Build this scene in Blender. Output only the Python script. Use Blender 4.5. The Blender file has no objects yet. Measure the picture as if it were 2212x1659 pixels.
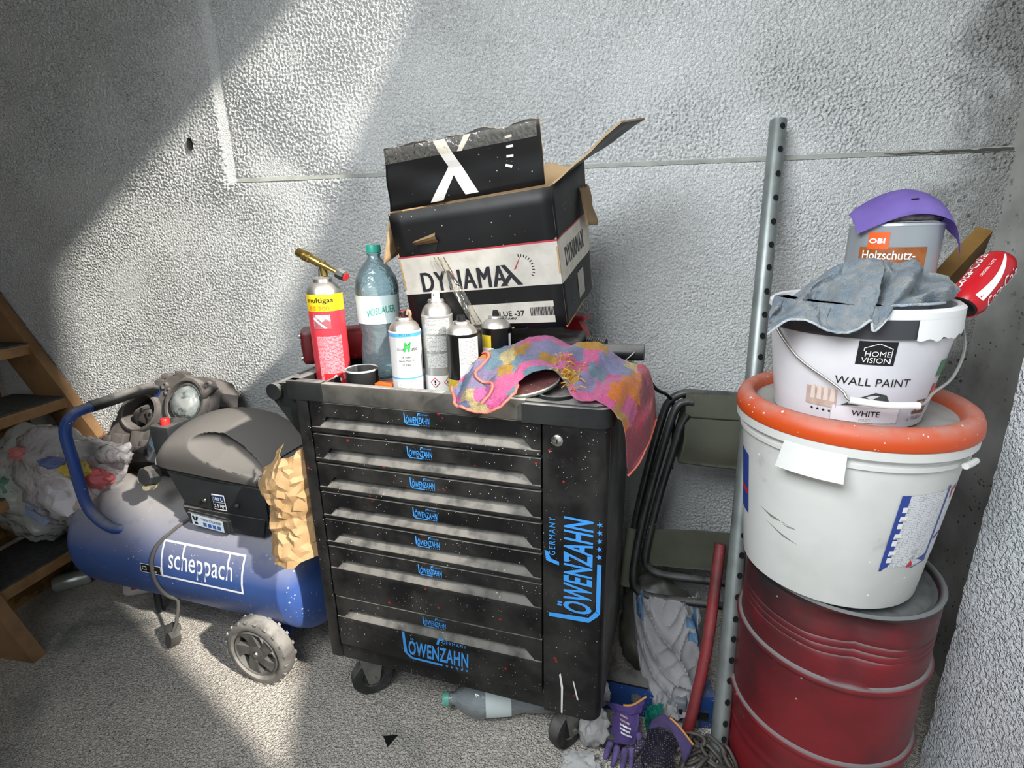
import bpy, bmesh, math, random
from mathutils import Vector, Matrix, noise
sc = bpy.context.scene
COL = sc.collection
PI = math.pi
rnd = random.Random(7)

# ------------------------------------------------------------------ camera, sky, sun, exposure
cam_d = bpy.data.cameras.new('camera')
cam_d.sensor_fit = 'HORIZONTAL'; cam_d.sensor_width = 36.0
cam_d.lens = 36.0 * 1150.0 / 2212.0
cam_d.clip_start = 0.02
cam = bpy.data.objects.new('camera', cam_d); COL.objects.link(cam)
YAW, PITCH, ROLL = -0.187, 0.289, -0.022
fw = Vector((math.sin(YAW) * math.cos(PITCH), math.cos(YAW) * math.cos(PITCH), -math.sin(PITCH)))
rt = Vector((math.cos(YAW), -math.sin(YAW), 0)); up = rt.cross(fw)
r2 = rt * math.cos(ROLL) + up * math.sin(ROLL); u2 = -rt * math.sin(ROLL) + up * math.cos(ROLL)
cam.matrix_world = Matrix(((r2.x, u2.x, -fw.x, 0), (r2.y, u2.y, -fw.y, 0), (r2.z, u2.z, -fw.z, 1.327), (0, 0, 0, 1)))
sc.camera = cam

w = bpy.data.worlds.new('sky'); sc.world = w; w.use_nodes = True
bgn = w.node_tree.nodes['Background']
bgn.inputs[0].default_value = (0.86, 0.93, 1.0, 1)
bgn.inputs[1].default_value = 1.15

sun_d = bpy.data.lights.new('sun', 'SUN'); sun_d.energy = 6.8; sun_d.angle = math.radians(1.6)
sun_d.color = (1.0, 0.955, 0.88)
sun = bpy.data.objects.new('sun', sun_d); COL.objects.link(sun)
SUN_DIR = Vector((-0.323, 0.17, -0.232)).normalized()
sun.rotation_euler = SUN_DIR.to_track_quat('-Z', 'Y').to_euler()
sun.location = (3, -1.5, 4)

# added fill, no real source: area light behind the camera for wall and pier
fill_d = bpy.data.lights.new('wall_fill', 'AREA'); fill_d.shape = 'RECTANGLE'; fill_d.size = 1.2; fill_d.size_y = 0.8
fill_d.energy = 27.5; fill_d.spread = math.radians(112); fill_d.color = (0.90, 0.955, 1.0)
fill_l = bpy.data.objects.new('wall_fill', fill_d); COL.objects.link(fill_l)
fill_l.location = (-0.60, -0.30, 2.25)
fill_l.rotation_euler = (Vector((0.60, 1.5, 0.9)) - Vector(fill_l.location)).to_track_quat('-Z', 'Y').to_euler()

sc.view_settings.view_transform = 'Standard'
sc.view_settings.look = 'None'
sc.view_settings.exposure = 0.0
sc.view_settings.gamma = 1.0
sc.view_settings.use_curve_mapping = False
sc.cycles.use_denoising = True
sc.cycles.max_bounces = 8

# ------------------------------------------------------------------ materials
def lin(h):
    h = h.lstrip('#'); v = [int(h[i:i + 2], 16) / 255 for i in (0, 2, 4)]
    return tuple((x / 12.92 if x <= 0.04045 else ((x + 0.055) / 1.055) ** 2.4) for x in v) + (1,)
MATS = {}
def mat(name, col, rough=0.6, metal=0.0, col2=None, nscale=8.0, ndetail=4.0, lo=0.4, hi=0.65, bump=0.0, bscale=60.0, bdist=0.002,
        dust=0.0, dustcol='#8f8b86', specks=None, trans=0.0, alpha=1.0, ior=1.45, coat=0.0, sheen=0.0, blotch=None, coords='Object', spec=0.5, zband=None, dn=(.25, .55), dz=(.1, .85)):
    """procedural surface: two-tone noise, fine relief, dust settled on upward faces, paint specks"""
    if name in MATS: return MATS[name]
    m = bpy.data.materials.new(name); m.use_nodes = True; MATS[name] = m
    nt = m.node_tree; N = nt.nodes; L = nt.links
    b = N['Principled BSDF']
    b.inputs['Roughness'].default_value = rough; b.inputs['Metallic'].default_value = metal
    b.inputs['IOR'].default_value = ior
    b.inputs['Specular IOR Level'].default_value = spec
    b.inputs['Transmission Weight'].default_value = trans
    b.inputs['Alpha'].default_value = alpha
    b.inputs['Coat Weight'].default_value = coat
    if sheen: b.inputs['Sheen Weight'].default_value = sheen
    tc = N.new('ShaderNodeTexCoord'); co = tc.outputs[coords]
    def nz(scale, detail=4.0, rg=0.55):
        n = N.new('ShaderNodeTexNoise'); n.inputs['Scale'].default_value = scale; n.inputs['Detail'].default_value = detail
        n.inputs['Roughness'].default_value = rg; L.new(co, n.inputs['Vector']); return n.outputs['Fac']
    def ramp(src, a, bb):
        r = N.new('ShaderNodeMapRange'); r.inputs[1].default_value = a; r.inputs[2].default_value = bb
        r.clamp = True; L.new(src, r.inputs[0]); return r.outputs[0]
    def mix(fac, A, B):
        x = N.new('ShaderNodeMix'); x.data_type = 'RGBA'
        if isinstance(fac, float): x.inputs[0].default_value = fac
        else: L.new(fac, x.inputs[0])
        for i, v in ((6, A), (7, B)):
            if isinstance(v, tuple): x.inputs[i].default_value = v
            else: L.new(v, x.inputs[i])
        return x.outputs[2]
    def mul(a, v):
        x = N.new('ShaderNodeMath'); x.operation = 'MULTIPLY'; L.new(a, x.inputs[0])
        if isinstance(v, float): x.inputs[1].default_value = v
        else: L.new(v, x.inputs[1])
        return x.outputs[0]
    c = lin(col)
    if col2: c = mix(ramp(nz(nscale, ndetail), lo, hi), c, lin(col2))
    if blotch:                                   # (colour, scale, lo, hi)
        c = mix(ramp(nz(blotch[1], 5.0, 0.6), blotch[2], blotch[3]), c, lin(blotch[0]))
    if zband:                                    # (colour, z from, z to, noise scale): paint or grime that starts at a height
        sp = N.new('ShaderNodeSeparateXYZ'); L.new(co, sp.inputs[0])
        ad = N.new('ShaderNodeMath'); ad.operation = 'MULTIPLY_ADD'; L.new(nz(zband[3], 3.0), ad.inputs[0]); ad.inputs[1].default_value = zband[4]; L.new(sp.outputs['Z'], ad.inputs[2])
        c = mix(ramp(ad.outputs[0], zband[1] + zband[4] * .5, zband[2] + zband[4] * .5), c, lin(zband[0]))
    if specks:                                   # list of (colour, scale, radius)
        for sc_i, (scol, sscale, srad) in enumerate(specks):
            v = N.new('ShaderNodeTexVoronoi'); v.inputs['Scale'].default_value = sscale; L.new(co, v.inputs['Vector'])
            f = ramp(v.outputs['Distance'], srad, srad * 0.6)
            if srad >= .3: v.inputs['Randomness'].default_value = 0.0      # regular printed dots
            else: f = mul(f, ramp(nz(sscale * 0.17 + sc_i, 2.0), 0.5, 0.56))
            c = mix(f, c, lin(scol))
    if dust > 0:
        g = N.new('ShaderNodeNewGeometry'); s = N.new('ShaderNodeSeparateXYZ'); L.new(g.outputs['Normal'], s.inputs[0])
        f = ramp(s.outputs['Z'], dz[0], dz[1])
        f = mul(mul(f, ramp(nz(22.0, 6.0), dn[0], dn[1])), float(dust))
        c = mix(f, c, lin(dustcol))
        rr = N.new('ShaderNodeMapRange'); rr.inputs[3].default_value = rough; rr.inputs[4].default_value = 0.9
        L.new(f, rr.inputs[0]); L.new(rr.outputs[0], b.inputs['Roughness'])
    if isinstance(c, tuple): b.inputs['Base Color'].default_value = c
    else: L.new(c, b.inputs['Base Color'])
    if bump > 0:
        bp = N.new('ShaderNodeBump'); bp.inputs['Strength'].default_value = bump; bp.inputs['Distance'].default_value = bdist
        L.new(nz(bscale, 3.0), bp.inputs['Height']); L.new(bp.outputs[0], b.inputs['Normal'])
    return m

def film(name, col, clear=0.75, rough=0.12, bump=0.6, bscale=25.0):
    """thin plastic film: mostly see-through, partly milky and shiny"""
    if name in MATS: return MATS[name]
    m = bpy.data.materials.new(name); m.use_nodes = True; MATS[name] = m
    nt = m.node_tree; N = nt.nodes; L = nt.links
    out = N['Material Output']; b = N['Principled BSDF']
    b.inputs['Base Color'].default_value = lin(col); b.inputs['Roughness'].default_value = rough
    t = N.new('ShaderNodeBsdfTransparent'); t.inputs[0].default_value = lin(col)
    mx = N.new('ShaderNodeMixShader'); mx.inputs[0].default_value = clear
    L.new(b.outputs[0], mx.inputs[1]); L.new(t.outputs[0], mx.inputs[2])
    g = N.new('ShaderNodeBsdfGlossy'); g.inputs['Roughness'].default_value = rough
    lw = N.new('ShaderNodeFresnel'); lw.inputs['IOR'].default_value = 1.45
    m2 = N.new('ShaderNodeMixShader'); L.new(lw.outputs[0], m2.inputs[0]); L.new(mx.outputs[0], m2.inputs[1]); L.new(g.outputs[0], m2.inputs[2]); L.new(m2.outputs[0], out.inputs[0])
    tc = N.new('ShaderNodeTexCoord'); n = N.new('ShaderNodeTexNoise'); n.inputs['Scale'].default_value = bscale
    L.new(tc.outputs['Object'], n.inputs['Vector'])
    bp = N.new('ShaderNodeBump'); bp.inputs['Strength'].default_value = bump; bp.inputs['Distance'].default_value = 0.01
    L.new(n.outputs['Fac'], bp.inputs['Height']); L.new(bp.outputs[0], b.inputs['Normal']); L.new(bp.outputs[0], g.inputs['Normal']); L.new(bp.outputs[0], lw.inputs['Normal'])
    return m

def print_lines(name, paper, ink, sx=90.0, sz=160.0, axis='XZ', dens=0.55):
    """small print: rows of grey word-like dashes on paper"""
    if name in MATS: return MATS[name]
    m = bpy.data.materials.new(name); m.use_nodes = True; MATS[name] = m
    nt = m.node_tree; N = nt.nodes; L = nt.links; b = N['Principled BSDF']; b.inputs['Roughness'].default_value = 0.45
    tc = N.new('ShaderNodeTexCoord'); sp = N.new('ShaderNodeSeparateXYZ'); L.new(tc.outputs['Object'], sp.inputs[0])
    def math_(op, a, v):
        x = N.new('ShaderNodeMath'); x.operation = op
        for i, q in enumerate((a, v)):
            if isinstance(q, (int, float)): x.inputs[i].default_value = float(q)
            else: L.new(q, x.inputs[i])
        return x.outputs[0]
    u = sp.outputs[axis[0]]; v = sp.outputs[axis[1]]
    row = math_('MULTIPLY', v, sz); fr = math_('FRACT', row, 0.0); fl = math_('FLOOR', row, 0.0)
    cb = N.new('ShaderNodeCombineXYZ'); L.new(math_('MULTIPLY', u, sx * 3), cb.inputs[0]); L.new(math_('MULTIPLY', fl, 7.31), cb.inputs[1])
    n = N.new('ShaderNodeTexNoise'); n.inputs['Scale'].default_value = 1.0; n.inputs['Detail'].default_value = 1.0; L.new(cb.outputs[0], n.inputs['Vector'])
    ink_f = math_('MULTIPLY', math_('LESS_THAN', fr, 0.5), math_('GREATER_THAN', n.outputs['Fac'], 1.0 - dens))
    x = N.new('ShaderNodeMix'); x.data_type = 'RGBA'; L.new(ink_f, x.inputs[0]); x.inputs[6].default_value = lin(paper); x.inputs[7].default_value = lin(ink)
    L.new(x.outputs[2], b.inputs['Base Color'])
    return m

# ------------------------------------------------------------------ mesh building
class B:
    def __init__(s): s.bm = bmesh.new()
    def box(s, c, d, rot=None, bev=0.0, seg=2):
        M = Matrix.Translation(c) @ (rot.to_4x4() if rot else Matrix()) @ Matrix.Diagonal((d[0], d[1], d[2], 1))
        r = bmesh.ops.create_cube(s.bm, size=1.0, matrix=M)
        if bev > 0:
            es = list({e for v in r['verts'] for e in v.link_edges})
            bmesh.ops.bevel(s.bm, geom=es, offset=bev, segments=seg, profile=0.6, affect='EDGES')
        return s
    def bx(s, x0, x1, y0, y1, z0, z1, bev=0.0, seg=2):
        return s.box(((x0 + x1) / 2, (y0 + y1) / 2, (z0 + z1) / 2), (x1 - x0, y1 - y0, z1 - z0), None, bev, seg)
    def lathe(s, prof, n=32, M=None, closed=False, a0=0.0, a1=2 * PI, fn=None):
        M = M or Matrix(); full = abs(a1 - a0) > 6.28
        rings = []
        for (r, z) in prof:
            if r < 1e-6 and full: rings.append([s.bm.verts.new(M @ Vector((0, 0, z)))]); continue
            k = n if full else n + 1
            ring = []
            for i in range(k):
                a = a0 + (a1 - a0) * i / n
                p = Vector((r * math.sin(a), -r * math.cos(a), z))
                if fn: p = fn(p, a, r, z)
                ring.append(s.bm.verts.new(M @ p))
            rings.append(ring)
        for A, C in zip(rings, rings[1:]):
            if len(A) == 1 and len(C) == 1: continue
            k = max(len(A), len(C)); m = k if full else k - 1
            for i in range(m):
                j = (i + 1) % k
                if len(A) == 1: f = (A[0], C[j], C[i])
                elif len(C) == 1: f = (A[i], A[j], C[0])
                else: f = (A[i], A[j], C[j], C[i])
                try: s.bm.faces.new(f)
                except ValueError: pass
        return s
    def tube(s, pts, r, n=10, caps=True, smooth=0, closed=False):
        P = [Vector(p) for p in pts]
        if smooth: P = catmull(P, smooth, closed)
        R = r if callable(r) else (lambda t: r)
        rings = []; m = len(P); prev = None
        for i, p in enumerate(P):
            if closed: t = P[(i + 1) % m] - P[i - 1]
            else: t = P[min(i + 1, m - 1)] - P[max(i - 1, 0)]
            t.normalize()
            if prev is None:
                q = Vector((0, 0, 1)) if abs(t.z) < 0.9 else Vector((1, 0, 0)); a = t.cross(q).normalized()
            else: a = (prev - t * prev.dot(t)).normalized()
            prev = a; b = t.cross(a); rr = R(i / max(1, m - 1))
            rings.append([s.bm.verts.new(p + (a * math.cos(2 * PI * k / n) + b * math.sin(2 * PI * k / n)) * rr) for k in range(n)])
        for A, C in (list(zip(rings, rings[1:])) + ([(rings[-1], rings[0])] if closed else [])):
            for k in range(n): s.bm.faces.new((A[k], A[(k + 1) % n], C[(k + 1) % n], C[k]))
        if caps and not closed:
            s.bm.faces.new(rings[0][::-1]); s.bm.faces.new(rings[-1])
        return s
    def prism(s, poly, h, M=None):
        """polygon in local XY, extruded along local Z from 0 to h"""
        M = M or Matrix()
        a = [s.bm.verts.new(M @ Vector((x, y, 0))) for x, y in poly]; b = [s.bm.verts.new(M @ Vector((x, y, h))) for x, y in poly]
        n = len(poly)
        s.bm.faces.new(a[::-1]); s.bm.faces.new(b)
        for i in range(n): s.bm.faces.new((a[i], a[(i + 1) % n], b[(i + 1) % n], b[i]))
        return s
    def hexa(s, v):
        """eight corners: bottom four then top four, same winding"""
        q = [s.bm.verts.new(p) for p in v]
        for f in ((3, 2, 1, 0), (4, 5, 6, 7), (0, 1, 5, 4), (1, 2, 6, 5), (2, 3, 7, 6), (3, 0, 4, 7)): s.bm.faces.new([q[i] for i in f])
        return s
    def grid(s, nu, nv, fn, closed_u=False):
        V = [[s.bm.verts.new(fn(i / (nu if closed_u else nu - 1), j / (nv - 1))) for i in range(nu)] for j in range(nv)]
        uv = s.bm.loops.layers.uv.verify()
        for j in range(nv - 1):
            for i in range(nu if closed_u else nu - 1):
                k = (i + 1) % nu
                f = s.bm.faces.new((V[j][i], V[j][k], V[j + 1][k], V[j + 1][i]))
                for l, (a, b) in zip(f.loops, ((i, j), (i + 1, j), (i + 1, j + 1), (i, j + 1))): l[uv].uv = (a / (nu - 1), b / (nv - 1))
        return s
    def face(s, pts):
        s.bm.faces.new([s.bm.verts.new(p) for p in pts]); return s
    def blob(s, c, rad, amp=0.2, freq=3.0, sub=4, seed=0.0, crumple=0.0, cfreq=4.0, squash=None, pre=None):
        r = bmesh.ops.create_icosphere(s.bm, subdivisions=sub, radius=1.0)
        o = Vector((seed * 13.1, seed * 7.7, seed * 3.3))
        for v in r['verts']:
            d = v.co.normalized(); k = 1 + amp * noise.fractal(d * freq + o, 0.7, 2.0, 4)
            if crumple:
                w = noise.voronoi(d * cfreq + o)[0]; k += crumple * ((w[1] - w[0]) - 0.35)
            p = Vector((d.x * rad[0], d.y * rad[1], d.z * rad[2])) * k
            if pre: p = pre(p)
            p = p + Vector(c)
            if squash is not None and p.z < squash: p.z = squash + (p.z - squash) * 0.05
            v.co = p
        return s
    def build(s, name, m, parent=None, smooth=None, M=None, solid=0.0):
        bm = s.bm
        if M is not None: bmesh.ops.transform(bm, matrix=M, verts=bm.verts)
        if solid: bmesh.ops.solidify(bm, geom=bm.faces[:], thickness=solid)
        bmesh.ops.recalc_face_normals(bm, faces=bm.faces[:])
        me = bpy.data.meshes.new(name); bm.to_mesh(me); bm.free()
        if m: me.materials.append(m)
        if smooth is not None:
            for p in me.polygons: p.use_smooth = True
            if smooth < 180: me.set_sharp_from_angle(angle=math.radians(smooth))
        o = bpy.data.objects.new(name, me); COL.objects.link(o)
        if parent: o.parent = parent
        return o

def catmull(P, k, closed=False):
    out = []; n = len(P)
    for i in range(n if closed else n - 1):
        p0 = P[i - 1] if (i > 0 or closed) else P[0] * 2 - P[1]
        p1 = P[i]; p2 = P[(i + 1) % n]
        p3 = P[(i + 2) % n] if (i + 2 < n or closed) else p2 * 2 - p1
        for j in range(k):
            t = j / k
            out.append(0.5 * ((2 * p1) + (p2 - p0) * t + (2 * p0 - 5 * p1 + 4 * p2 - p3) * t * t + (3 * p1 - p0 - 3 * p2 + p3) * t ** 3))
    if not closed: out.append(P[-1])
    return out
def surf(rows):
    """smooth surface through a table of control points; returns f(u, v)"""
    rows = [[Vector(p) for p in r] for r in rows]
    def spl(P, t):
        n = len(P); x = min(max(t, 0), 0.99999) * (n - 1); i = int(x); f = x - i
        p1 = P[i]; p2 = P[i + 1]; p0 = P[i - 1] if i > 0 else p1 * 2 - p2; p3 = P[i + 2] if i + 2 < n else p2 * 2 - p1
        return 0.5 * ((2 * p1) + (p2 - p0) * f + (2 * p0 - 5 * p1 + 4 * p2 - p3) * f * f + (3 * p1 - p0 - 3 * p2 + p3) * f ** 3)
    return lambda u, v: spl([spl(r, u) for r in rows], v)

def empty(name, loc, rz=0.0, label=None, cat=None, group=None, rot=None):
    o = bpy.data.objects.new(name, None); COL.objects.link(o); o.location = loc
    o.rotation_euler = rot if rot else (0, 0, rz); o.empty_display_size = 0.05
    tag(o, label, cat, group); return o
def tag(o, label=None, cat=None, group=None, kind=None):
    if label: o['label'] = label
    if cat: o['category'] = cat
    if group: o['group'] = group
    if kind: o['kind'] = kind
    return o

def text(s, m, parent, mp, w, h=None, bold=0.0, shear=0.0, name='lettering', spacing=1.0, depth=0.0):
    """flat lettering w wide (and h high), centred, laid onto a surface by mp(u, v)"""
    cu = bpy.data.curves.new('lettering', 'FONT'); cu.body = s; cu.size = 1.0; cu.offset = bold; cu.shear = shear
    cu.space_character = spacing; cu.resolution_u = 3
    t = bpy.data.objects.new('lettering', cu)
    me0 = t.to_mesh()
    me = me0.copy(); t.to_mesh_clear(); bpy.data.objects.remove(t); bpy.data.curves.remove(cu)
    xs = [v.co.x for v in me.vertices]; ys = [v.co.y for v in me.vertices]
    x0, x1, y0, y1 = min(xs), max(xs), min(ys), max(ys)
    kx = w / (x1 - x0); ky = (h / (y1 - y0)) if h else kx
    for v in me.vertices: v.co = Vector(mp((v.co.x - (x0 + x1) / 2) * kx, (v.co.y - (y0 + y1) / 2) * ky))
    me.name = name; me.materials.clear(); me.materials.append(m)
    o = bpy.data.objects.new(name, me); COL.objects.link(o); o.parent = parent
    return o
def plane_map(o, ux, uz):
    o, ux, uz = Vector(o), Vector(ux).normalized(), Vector(uz).normalized()
    return lambda u, v: o + ux * u + uz * v
def cyl_map(r, a0, z0, off=0.0008):
    R = r if callable(r) else (lambda z: r)
    def f(u, v):
        rr = R(z0 + v) + off; a = a0 + u / rr
        return Vector((rr * math.sin(a), -rr * math.cos(a), z0 + v))
    return f
def patch(name, m, parent, mp, w, h, nu=10, nv=2, poly=None):
    """thin label w by h laid onto a surface by mp"""
    b = B(); b.grid(nu, nv, lambda u, v: mp((u - .5) * w, (v - .5) * h)); return b.build(name, m, parent, 180)
def outline(name, m, parent, mp, w, h, t):
    b = B()
    for (cx, cz, sw, sh) in ((0, h / 2 - t / 2, w, t), (0, -h / 2 + t / 2, w, t), (-w / 2 + t / 2, 0, t, h - 2 * t), (w / 2 - t / 2, 0, t, h - 2 * t)):
        b.grid(9, 5, lambda u, v: mp(cx + (u - .5) * sw, cz + (v - .5) * sh))
    return b.build(name, m, parent)
def strokes(name, m, parent, mp, polys):
    """flat logo pieces: each polygon given in (u, v)"""
    b = B()
    for p in polys:
        if len(p) == 4:
            (ax, ay), (bx_, by), (cx, cy), (dx, dy) = p
            k = max(2, min(9, int(max(math.hypot(ax - bx_, ay - by), math.hypot(bx_ - cx, by - cy)) / .008) + 2))
            b.grid(k, k, lambda u, v: mp((ax * (1 - u) + bx_ * u) * (1 - v) + (dx * (1 - u) + cx * u) * v, (ay * (1 - u) + by * u) * (1 - v) + (dy * (1 - u) + cy * u) * v))
        else: b.face([mp(u, v) for u, v in p])
    return b.build(name, m, parent)
# ------------------------------------------------------------------ the setting
def stucco(name, base, tint, scale, dist, strength=1.0, dirt=None, stretch=(1, 1, 1), lo=0.35, hi=0.6, bare=None):
    m = bpy.data.materials.new(name); m.use_nodes = True; nt = m.node_tree; N = nt.nodes; L = nt.links; b = N['Principled BSDF']
    b.inputs['Roughness'].default_value = 0.85
    tc = N.new('ShaderNodeTexCoord'); mp = N.new('ShaderNodeMapping'); mp.inputs['Scale'].default_value = stretch
    L.new(tc.outputs['Object'], mp.inputs['Vector']); co = mp.outputs[0]
    def nz(s, d, r=0.5):
        n = N.new('ShaderNodeTexNoise'); n.inputs['Scale'].default_value = s; n.inputs['Detail'].default_value = d; n.inputs['Roughness'].default_value = r
        n.inputs['Distortion'].default_value = 0.6
        L.new(co, n.inputs['Vector']); return n.outputs['Fac']
    def rmp(x, a, c, o0=0.0, o1=1.0):
        r = N.new('ShaderNodeMapRange'); r.interpolation_type = 'SMOOTHSTEP'
        for i, v in ((1, a), (2, c), (3, o0), (4, o1)): r.inputs[i].default_value = v
        L.new(x, r.inputs[0]); return r.outputs[0]
    def mixc(f, A, C):
        x = N.new('ShaderNodeMix'); x.data_type = 'RGBA'; L.new(f, x.inputs[0])
        for i, v in ((6, A), (7, C)):
            if isinstance(v, tuple): x.inputs[i].default_value = v
            else: L.new(v, x.inputs[i])
        return x.outputs[2]
    big = rmp(nz(scale, 2.0), lo, hi); fine = nz(scale * 3.1, 3.0)
    ad = N.new('ShaderNodeMath'); ad.operation = 'MULTIPLY_ADD'; L.new(fine, ad.inputs[0]); ad.inputs[1].default_value = 0.35; L.new(big, ad.inputs[2])
    bp = N.new('ShaderNodeBump'); bp.inputs['Strength'].default_value = strength; bp.inputs['Distance'].default_value = dist
    L.new(ad.outputs[0], bp.inputs['Height']); L.new(bp.outputs[0], b.inputs['Normal'])
    c = mixc(rmp(nz(2.2, 5.0), 0.4, 0.7), lin(base), lin(tint))
    if dirt:
        for dcol, ds, a, e in dirt: c = mixc(rmp(nz(ds, 5.0, 0.6), a, e), c, lin(dcol))
    if bare:                                     # the paint runs out to bare grey concrete: (colour, x from, x to)
        sp = N.new('ShaderNodeSeparateXYZ'); L.new(tc.outputs['Object'], sp.inputs[0])
        a2 = N.new('ShaderNodeMath'); a2.operation = 'MULTIPLY_ADD'; L.new(nz(5.0, 5.0, .65), a2.inputs[0]); a2.inputs[1].default_value = .5; L.new(sp.outputs['X'], a2.inputs[2])
        v = N.new('ShaderNodeTexVoronoi'); v.inputs['Scale'].default_value = 42.0; L.new(co, v.inputs['Vector'])
        c = mixc(rmp(a2.outputs[0], bare[1] + .25, bare[2] + .25), c, mixc(rmp(v.outputs['Distance'], .26, .16), lin(bare[0]), lin('#5a5955')))
    L.new(c, b.inputs['Base Color'])
    return m
M_WALL = stucco('white_stucco', '#d6d7d5', '#cacbc8', 230.0, 0.0035, 0.8, dirt=[('#8d8a80', 3.0, 0.66, 0.95)], bare=('#9a9a96', .80, .96))
M_LEDGE = mat('smooth_white_render', '#dedcd4', 0.8, col2='#c9c6bc', nscale=18, bump=0.4, bscale=90, bdist=0.003)
M_PLASTER = stucco('rough_white_plaster', '#e3e6e8', '#d3d7da', 110.0, 0.0065, 0.9, dirt=[('#6d5a56', 5.0, 0.70, 0.95)])
M_CONC = mat('grey_smooth_concrete', '#a3a29d', 0.85, col2='#83827e', nscale=5, bump=0.35, bscale=70, bdist=0.002,
             blotch=('#5b5a57', 26.0, 0.66, 0.76), specks=[('#4a4844', 55.0, 0.25)])
M_FLOOR = stucco('rough_concrete_floor', '#e8dfd2', '#d8cfc3', 165.0, 0.0062, 1.0,
                 dirt=[('#9a9d95', 2.6, 0.5, 0.75), ('#6d6860', 6.0, 0.68, 0.80), ('#c3b1a7', 4.1, 0.62, 0.8), ('#8b857c', 150.0, 0.53, 0.68), ('#4d4943', 75.0, 0.70, 0.76)])
M_PLAIN = mat('plain_grey_wall', '#73726f', 0.9, col2='#666563', nscale=3)

XR, YP, YR = 1.005, 1.685, 1.70            # right wall, proud and recessed back wall planes
XS, ZS = -1.261, 1.484                     # the corner of the recessed field
import numpy as np
def stucco_field(nx, nz, step, lam, seed, aniso=1.0):
    """band-limited random relief, unit variance"""
    g = np.random.default_rng(seed).standard_normal((nz, nx))
    fx = np.fft.rfftfreq(nx, step)[None, :] * aniso; fz = np.fft.fftfreq(nz, step)[:, None]
    k = np.sqrt(fx * fx + fz * fz) * lam
    H = np.exp(-((k - 1.0) / 0.55) ** 2)
    h = np.fft.irfft2(np.fft.rfft2(g) * H, s=(nz, nx)); return h / h.std()
X0, X1, Z1, STEP = -2.45, XR, 2.25, 0.0030
nx, nz = int((X1 - X0) / STEP) + 1, int(Z1 / STEP) + 1
xs = np.linspace(X0, X1, nx); zs_ = np.linspace(0, Z1, nz); XX, ZZ = np.meshgrid(xs, zs_)
h1 = stucco_field(nx, nz, STEP, 0.0112, 1); h2 = stucco_field(nx, nz, STEP, 0.0075, 2); h3 = stucco_field(nx, nz, STEP, 0.0118, 5, .55); big = stucco_field(nx, nz, STEP, 0.35, 3)
low = 1 / (1 + np.exp((ZZ - ZS + .03 * big) / .02))
hh = h1 * (1 - .6 * low) + h3 * .6 * low
pl = np.clip(.62 + hh * .42, 0, 1); pl = pl * pl * (3 - 2 * pl)
relief = .0090 * pl + .0012 * h2
amp = (1.0 - .30 * low) * (1 - .75 * np.clip((XX - .55) / .3, 0, 1) * (.4 + .6 * low)) * np.clip(1 + .22 * big, .5, 1.4)
inx = np.clip((XX - XS) / .028, 0, 1); inz = np.clip((ZZ - ZS) / .012, 0, 1); rec = np.minimum(inx, inz)
edge_ = np.clip(1 - np.minimum(np.abs((XX - XS - .014) / .02), 9) , 0, 1) * (ZZ > ZS) + np.clip(1 - np.abs((ZZ - ZS - .006) / .014), 0, 1) * (XX > XS)
amp = amp * (1 - .85 * np.clip(edge_ * 1.6, 0, 1))
YY = YP + (YR - YP) * rec - relief * amp + .002
co = np.stack([XX, YY, ZZ], -1).reshape(-1, 3).astype(np.float32)
i0 = (np.arange(nz - 1)[:, None] * nx + np.arange(nx - 1)[None, :]).reshape(-1)
fc = np.stack([i0, i0 + 1, i0 + nx + 1, i0 + nx], -1).astype(np.int32)
me = bpy.data.meshes.new('wall_back'); nf = len(fc)
me.vertices.add(len(co)); me.vertices.foreach_set('co', co.ravel())
me.loops.add(nf * 4); me.loops.foreach_set('vertex_index', fc.ravel())
me.polygons.add(nf); me.polygons.foreach_set('loop_start', np.arange(nf, dtype=np.int32) * 4)
me.polygons.foreach_set('use_smooth', np.ones(nf, dtype=bool))
me.update(); me.materials.append(M_WALL)
bk = bpy.data.objects.new('wall_back', me); COL.objects.link(bk); tag(bk, kind='structure')
b = B()
b.face([(-3.3, YP, 0), (X0, YP, 0), (X0, YP, Z1), (-3.3, YP, Z1)]); b.face([(-3.3, YP, Z1), (XS, YP, Z1), (XS, YP, 3.4), (-3.3, YP, 3.4)])
b.face([(XS, YR, Z1), (XR, YR, Z1), (XR, YR, 3.4), (XS, YR, 3.4)])
b.build('upper_wall', M_WALL, bk)

b = B(); b.grid(60, 3, lambda u, v: Vector((XS + .03 + (XR - XS - .03) * u, YP - .0025 + .016 * v, ZS - .001 + .0135 * v + .0016 * noise.noise(Vector((u * 60, v * 3, 1))))))  # thin grey-green strip along the ledge, darker than the wall
b.build('ledge_strip', mat('grey_ledge', '#a2a49c', .9, col2='#8b8d86', nscale=14, bump=.4, bscale=120), bk)
b = B(); rq = random.Random(8); P_ = []
for i in range(25):
    x = .70 + .30 * i / 24; t = .0008 + .0035 * (i / 24) * (.7 + .6 * rq.random()); P_.append((x, ZS + .004 + rq.uniform(-.002, .002), t))
b.grid(25, 2, lambda u, v: Vector((P_[round(u * 24)][0], YP - .0035, P_[round(u * 24)][1] + (v - .5) * 2 * P_[round(u * 24)][2])))
b.build('seam_crack', mat('dark_crack', '#4a4743', .95), bk)

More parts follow.
